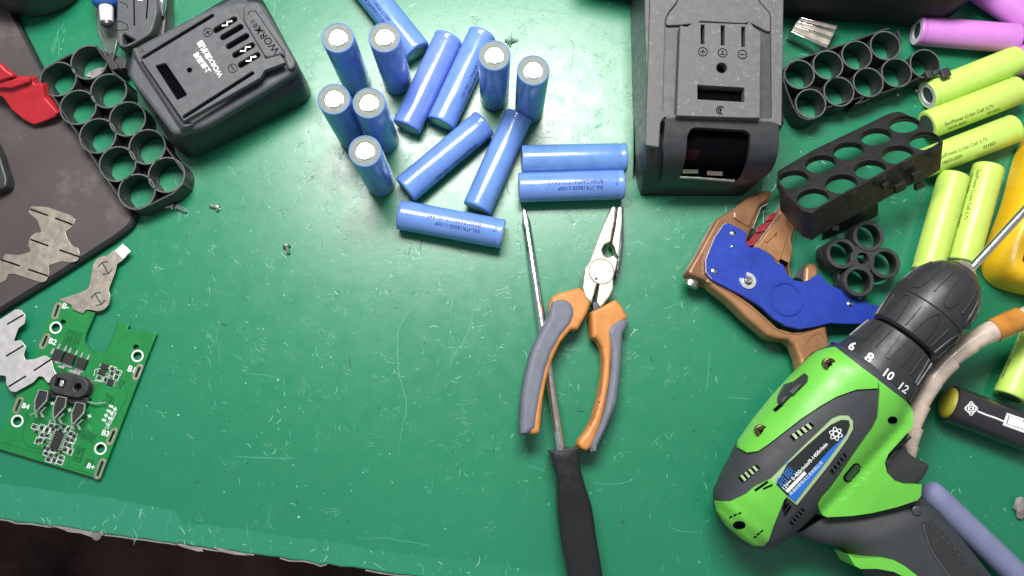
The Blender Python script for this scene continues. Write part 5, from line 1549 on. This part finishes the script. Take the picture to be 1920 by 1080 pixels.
vent([(412, 870), (470, 800), (488, 818), (428, 890)], 4, bar='drill_grey')
mb = MB()
for p0, p1, w_ in (((245, 720), (308, 676), 4.5), ((285, 712), (330, 692), 3.5), ((384, 800), (398, 756), 2.6), ((381, 816), (408, 778), 3.0), ((388, 836), (420, 792), 3.2)):
    q0, q1 = Zd([p0, p1]); pxstroke(H_barrel, [(q0[0] + (q1[0]-q0[0])*k/4, q0[1] + (q1[1]-q0[1])*k/4) for k in range(5)], w_, 1.2, mb)
for x, y in ((128, 846), (150, 836), (172, 828), (246, 942), (262, 928), (278, 914)):
    drapepx(H_barrel, [Zd([(x - 9, y + 4), (x + 4, y - 6), (x + 10, y - 1), (x - 3, y + 8)])], 1.15, 0.4, 9, mb)
part('cooling_slot', mb, M['void_black'], ec)
part('screw_hole', drapepx(H_barrel, [Zd(circle((170, 886), 31, 18, 20))], 1.2, 0.4, 7), M['void_black'], ec)
# screws sunk in the green panel, holes and the pill shaped recess
for c in ((602, 110), (275, 432)):
    q = hit(H_barrel, Zd([c])[0], 1.0)
    f = Fr(q + du*0.9 + (DA - q).normalized()*0, de, du.cross(de))
    sc_ = part('screw', MB().lathe([(3.5, -3), (3.5, 0.6), (3.0, 0.8), (2.7, 0.7), (2.6, 0.3), (0.01, 0.5)], f, 20), mat('brass_black', (0.10, 0.085, 0.035), 0.35, 0.7), gp)
    mb = MB(); stroke(f, [(-1.7, -0.6), (1.7, 0.6)], 0.7, 0.4, 0.35, mb); stroke(f, [(-0.6, 1.7), (0.6, -1.7)], 0.7, 0.4, 0.37, mb)
    part('screw_cross', mb, M['void_black'], sc_)
part('screw_hole', drapepx(H_house, [Zd(circle((910, 380), 24, 18, 18))], 1.45, 0.4, 7), M['void_black'], hs)
pill = stadium((1590, 896), (1606, 877), 8.5, 6)
part('pill_recess', drapepx(H_house, [pill], 1.4, 0.4, 7), M['void_black'], hs)
part('pill_window', drapepx(H_house, [stadium((1591.5, 896), (1607, 877), 6.0, 6)], 1.6, 0.3, 7), mat('dark_green_plastic', (0.03, 0.06, 0.035), 0.35), hs)
# direction switch on the far flank
sw = part('direction_switch', drapepx(H_barrel, [Zd([(362, 262), (392, 206), (440, 192), (488, 154), (502, 168), (498, 190), (462, 226), (412, 268), (378, 302), (360, 296)])], 2.6, 3, 7), M['drill_black'], drill)
part('switch_lug', drapepx(H_barrel, [Zd([(412, 245), (450, 210), (470, 208), (430, 255)]), Zd([(372, 285), (392, 262), (400, 270), (380, 295)])], 3.6, 1.5, 7), M['pack_plastic'], sw)
part('switch_track', drapepx(H_barrel, [Zd([(332, 330), (360, 305), (385, 305), (345, 340)])], 1.6, 0.5, 7), M['void_black'], sw)
# grip
mb = MB()
gl_ = [(1480, 1000), (1522, 1014), (1566, 1024), (1594, 1046), (1640, 1095), (1690, 1160), (1740, 1230)]
gr_ = [(1640, 885), (1690, 915), (1738, 944), (1775, 985), (1808, 1026), (1845, 1072), (1900, 1140)]
profile_loft(mb, spline(gl_, 4, False), spline(gr_, 4, False), 25.0, [14 + 6*min(1, i/8) for i in range(25)], 2.8, 48)
part('grip', mb, M['drill_grey'], drill, sharp=60)
def in_poly(x, y, poly):
    c = False; n = len(poly)
    for i in range(n):
        (x0, y0), (x1, y1) = poly[i-1], poly[i]
        if (y0 > y) != (y1 > y) and x < (x1 - x0)*(y - y0)/(y1 - y0) + x0: c = not c
    return c
def H_flatgrip(q, off=0.0): return 45.2 + off - q.z
def H_lowgrip(q, off=0.0): return 45.7 + off - q.z
mb = drapepx(H_lowgrip, [Zp([(350, 925), (400, 948), (480, 950), (600, 948), (680, 965), (760, 1010), (850, 1080), (900, 1130), (840, 1130), (770, 1095), (680, 1050), (560, 1028), (440, 1028), (395, 1005)])], 0, 20, 12)
part('green_accent', mb, M['drill_green'], drill)
mb = drapepx(H_flatgrip, [Zp([(900, 690), (960, 690), (1060, 790), (1200, 960), (1340, 1090), (1400, 1150), (1120, 1150), (1000, 960), (930, 830)])], 0.3, 1.2, 14)
tp = part('textured_pad', mb, M['drill_black'], drill)
mb = MB(); random.seed(5)
for i in range(11):
    for j in range(7):
        x, y = 955 + i*40 + j*28 + random.uniform(-4, 4), 720 + i*42 - j*24 + random.uniform(-4, 4)
        if not in_poly(x, y, [(930, 730), (960, 700), (1060, 810), (1200, 980), (1300, 1090), (1150, 1100), (1020, 940)]): continue
        q = P(*Zp([(x, y)])[0], 45.5); mb.lathe([(0.55, 0), (0.35, 0.45), (0.01, 0.5)], Fr(q), 8)
part('pad_bumps', mb, M['pack_plastic'], tp, kind='stuff')
mb = MB(); pxstroke(H_flatgrip, Zp([(895, 700), (905, 760), (930, 850), (975, 935), (1040, 1030), (1080, 1090)]), 2.5, 0.4, mb)
part('pad_border', mb, M['pack_plastic'], drill)
q = P(*Zp([(838, 605)])[0], 43)
part('screw', MB().lathe([(2.6, -2), (2.6, 1.4), (1.8, 1.8), (0.01, 1.6)], Fr(q), 12), M['dark_steel'], drill)
# trigger
mb = MB().fillpx(flat(43), Zp([(790, 40), (745, 85), (640, 195), (600, 265), (620, 345), (690, 420), (780, 440), (865, 418), (905, 372), (948, 300), (946, 278), (925, 262), (870, 242), (800, 192), (766, 125), (765, 70)]), (), -30, 0, 3.0, 1.2, res=4)
part('trigger', mb, M['drill_black'], drill)
# torque collar with ribs, chuck with flutes
kc = Fr(DA + de*0.2, de, du)
kc = kc if kc.n.dot(dd) > 0 else Fr(DA + de*0.2, -de, du)
def rev(s, g, off=0.0):
    r = rcol(s) + off
    return kc.at(r*math.cos(g), r*math.sin(g), s)
def rev_stroke(mb, pts, wd, h, closed=False):
    """a raised rib on the turned body; pts: (s, angle)"""
    n = len(pts); rings = []
    for i in range(n):
        p, q = pts[i-1 if closed else max(i-1, 0)], pts[(i+1) % n if closed else min(i+1, n-1)]
        r = rcol(pts[i][0]); t_ = Vector((q[0] - p[0], (q[1] - p[1])*r)); t_.normalize(); u = Vector((-t_.y, t_.x))*wd/2
        s_, g = pts[i]
        a_, b_ = (s_ + u.x, g + u.y/r), (s_ - u.x, g - u.y/r)
        c_, d_ = (s_ + u.x*0.5, g + u.y*0.5/r), (s_ - u.x*0.5, g - u.y*0.5/r)
        rings.append([rev(*a_, -0.2), rev(*c_, h), rev(*d_, h), rev(*b_, -0.2)])
    if closed: rings.append(rings[0])
    return mb.loft(rings, not closed, not closed)
ss = [0.5, -1, -3, -5, -8, -10, -13, -16, -19, -22, -23.4, -24.0, -24.6, -25.2]
tc_ = part('torque_collar', MB().lathe([(rcol(s), s) for s in ss], kc, 96), M['drill_black'], drill)
TOP = math.pi/2; sg = 1 if kc.x.dot(de) > 0 else -1           # angles grow away from +e
for k in range(6):
    g0 = TOP + sg*(0.28 + k*math.pi/3)
    mb = MB(); rev_stroke(mb, [(-23.4, g0 - 0.115), (-16, g0 - 0.085), (-8.5, g0 - 0.055), (-8.0, g0), (-8.5, g0 + 0.055), (-16, g0 + 0.085), (-23.4, g0 + 0.115)], 0.9, 0.75)
    part('grip_rib', mb, M['drill_black'], tc_)
    for dg in (0.36, 0.68):
        mb = MB(); rev_stroke(mb, [(-23.0, g0 + dg), (-16, g0 + dg), (-9.5, g0 + dg)], 1.1, 0.8)
        part('grip_rib', mb, M['drill_black'], tc_)
ss = [-26.6, -27.2, -28, -29, -31, -34, -37, -40, -43, -45.2, -45.5, -46.0, -46.5, -46.8, -48, -51, -54, -57, -60, -63, -66, -69, -71, -73, -74.5, -75.8, -76.8, -77.9]
ck = part('chuck', MB().lathe([(rcol(s) - (0.5 if -46.3 < s < -45.7 else 0), s) for s in ss], kc, 96), M['drill_black'], drill)
for k in range(7):
    g0 = TOP + k*2*math.pi/7 + sg*0.03
    mb = MB(); rev_stroke(mb, [(-71.5, g0 - 0.16), (-64, g0 - 0.17), (-56, g0 - 0.165), (-52, g0 - 0.12), (-50, g0 - 0.05), (-49.6, g0), (-50, g0 + 0.05), (-52, g0 + 0.12), (-56, g0 + 0.165), (-64, g0 + 0.17), (-71.5, g0 + 0.16)], 0.95, 0.8)
    part('grip_rib', mb, M['drill_black'], ck)
    mb = MB(); rev_stroke(mb, [(-28.4, g0 - 0.18), (-34, g0 - 0.17), (-40, g0 - 0.13), (-43.4, g0 - 0.06), (-44, g0), (-43.4, g0 + 0.06), (-40, g0 + 0.13), (-34, g0 + 0.17), (-28.4, g0 + 0.18)], 0.95, 0.75)
    part('grip_rib', mb, M['drill_black'], ck)
    g1 = g0 + math.pi/7
    for s0, s1 in ((-69, -53), (-42, -29)):
        mb = MB(); rev_stroke(mb, [(s0, g1), ((s0 + s1)/2, g1), (s1, g1)], 1.2, 0.9)
        part('grip_rib', mb, M['drill_black'], ck)
part('chuck_gap', MB().lathe([(17.4, -23.5), (17.4, -28.5)], kc, 60), M['void_black'], drill)
part('chuck_nose', MB().lathe([(9.4, -76.6), (9.0, -78.2), (6.2, -80.4), (5.2, -81.2), (5.0, -82.0), (0.01, -82.1)], kc, 36), M['worn_steel'], drill)
a, b = P(1812, 513, 49.8), P(1925, 390, 56)
part('driver_bit', MB().tube([a, a.lerp(b, 0.5), b, b + (b - a)*0.2], 2.4, 16), M['chrome'], drill)
mb = MB()
for s_, p0, p1 in (('6', (112, 664), (146, 688)), ('8', (228, 748), (268, 778)), ('10', (366, 862), (424, 904)), ('12', (478, 958), (532, 998))):
    pxtext(H_collar, s_, *Zq([p0, p1]), 0.25, 0.02, mb)
part('printed_numbers', mb, M['white_ink'], drill)

# ------------------------------------------------------------------ right edge
o = P(1780, 690, 0)
t = thing('taped_hose', 'beige hose wound with tape, an amber tape band at its right end', 'hose', (o.x, o.y, 0))
path = spline([(*P(1697, 868, 26),), (*P(1702, 830, 29),), (*P(1714, 785, 31),), (*P(1738, 730, 33),), (*P(1775, 680, 34),), (*P(1825, 640, 35),), (*P(1880, 612, 36),), (*P(1945, 585, 36),), (*P(2010, 560, 36),)], 10, False)
mb = MB(); n = len(path)
part('core', MB().tube(path, 4.6, 18), M['tape_beige'], t)
k = 0; i = 0
while i < n - 6:                                    # overlapping turns of tape, each flaring a little over the next
    j = min(n - 1, i + 9)
    seg = path[i:j + 1]
    big = 5.3 + 0.7*(i/n) + (0.5 if k % 3 == 1 else 0)
    m_ = MB().tube(seg, [big - 0.45 + 1.1*(q/(len(seg) - 1)) for q in range(len(seg))], 24, True, 1.0, (0.15*math.sin(k*2.1), 0.1, 1))
    part('tape_turn', m_, M['tape_beige'], t)
    i += 8; k += 1
def pick(fr0, fr1): return path[int(fr0*(n - 1)):int(fr1*(n - 1)) + 1]
part('amber_band', MB().tube(pick(0.72, 0.82), 7.0, 24), M['tape_amber'], t)

a, b = P(1733, 912, 15), P(1940, 1110, 15)
f = Fr(a, Vector((0, 0, 1)).cross(b - a), (0, 0, 1)); f = f if f.n.dot(b - a) > 0 else Fr(a, -f.x, f.y)
L = (b - a).length
single('slate_tube', MB().lathe([(0.01, 0), (3.5, 0.4), (6.2, 2.2), (7.4, 5), (7.6, 12), (7.5, L/2), (7.6, L)], f, 36, cap1=True), M['slate_foam'],
       'dusty slate blue tube lying alongside the drill grip', 'tube', (a.x, a.y, 0))
# black wrapped pack with emblem and barcode
a, b = P(1780, 756, 11.5), P(1960, 824, 11.5)
RP = 11.3
o = a.copy(); o.z = 0
t = thing('wrapped_pack', 'black wrapped cylinder with a white emblem and barcode, yellow end to the left', 'battery pack', o)
f = Fr(a, Vector((0, 0, 1)).cross(b - a), (0, 0, 1)); f = f if f.n.dot(b - a) > 0 else Fr(a, -f.x, f.y)
L = (b - a).length
part('wrap', MB().lathe([(9.8, -0.5), (11, 0.2), (RP, 2), (RP, L)], f, 40, cap1=True), mat('black_wrap', (0.028, 0.024, 0.030), 0.28, bump=(90, 0.4, 0.4), coat=0.3), t)
part('yellow_end', MB().lathe([(0.01, -3.5), (5, -3.4), (8.4, -2.6), (9.6, -1.2), (9.8, 0)], f, 32), mat('olive_yellow', (0.34, 0.32, 0.03), 0.5), t)
pd = (b - a).normalized(); pe = Vector((-pd.y, pd.x, 0))
def H_pack(q, off=0.0):
    r = q - a
    e = r.dot(pe); R_ = RP + off
    return math.sqrt(R_*R_ - e*e) - r.z if abs(e) < R_ and -1 < r.dot(pd) < L else -1
mb = MB()
c = (1821, 766)
for k, (rx, ry) in enumerate(((9, 9), (5, 13), (12, 6), (3, 3))):
    pxstroke(H_pack, [(c[0] + rx*math.cos(q*2*math.pi/18), c[1] + ry*math.sin(q*2*math.pi/18)) for q in range(18)], 1.7, 0.12, mb, True, 0.1)
pxstroke(H_pack, [(1833, 771), (1850, 778), (1868, 784), (1882, 790)], 3.0, 0.12, mb)
part('white_emblem', mb, M['white_ink'], t)
mb = drapepx(H_pack, [[(1888, 774), (1940, 792), (1938, 818), (1880, 797)]], 0.12, 0.1, 6)
bc = part('barcode_label', mb, M['white_ink'], t)
mb = MB(); random.seed(9)
x = 0.08
while x < 0.95:
    w_ = random.choice((0.016, 0.03, 0.045))
    drapepx(H_pack, [[(1888 + 52*x, 777 + 18*x), (1888 + 52*(x + w_), 777 + 18*(x + w_)), (1882 + 57*(x + w_), 793 + 20*(x + w_)), (1882 + 57*x, 793 + 20*x)]], 0.2, 0.05, 30, mb)
    x += w_ + random.choice((0.025, 0.04))
part('barcode_bars', mb, M['black_ink'], bc, kind='stuff')
# yellow tub
q = [P(*p, 0)[:2] for p in [(1925, 235), (1895, 300), (1872, 390), (1846, 455), (1834, 500), (1842, 526), (1866, 542), (1920, 556), (2020, 560), (2120, 400), (2050, 230)]]
o = P(1900, 440, 0)
t = thing('yellow_tub', 'yellow plastic tub cut off by the right edge behind the drill bit', 'tub', (o.x, o.y, 0))
mb = MB(); layered(mb, q, [(0.1, 1.5), (2, 0), (12, 0.3), (20, 1.4), (25, 4), (27, 8), (26.5, 11), (22, 13)], 8)
part('body', mb, M['yellow_plastic'], t)
mb = MB(); layered(mb, q, [(23, 15), (25, 16), (25.5, 18), (25, 20)], 8)
part('lid_ridge', mb, M['yellow_plastic'], t)
# crumpled scrap at the right edge
random.seed(31)
bm = bmesh.new(); bmesh.ops.create_icosphere(bm, subdivisions=2, radius=1.0)
c = P(1914, 952, 2.5)
mb = MB().add([c + Vector((v.co.x*5.0*random.uniform(0.6, 1.15), v.co.y*6.5*random.uniform(0.6, 1.15), v.co.z*2.6*random.uniform(0.5, 1.1))) for v in bm.verts], [tuple(v.index for v in f_.verts) for f_ in bm.faces]); bm.free()
single('crumpled_scrap', mb, M['trim_grey'], 'small crumpled grey scrap at the right edge beside the slate tube', 'scrap', (c.x, c.y, 0), sharp=10)
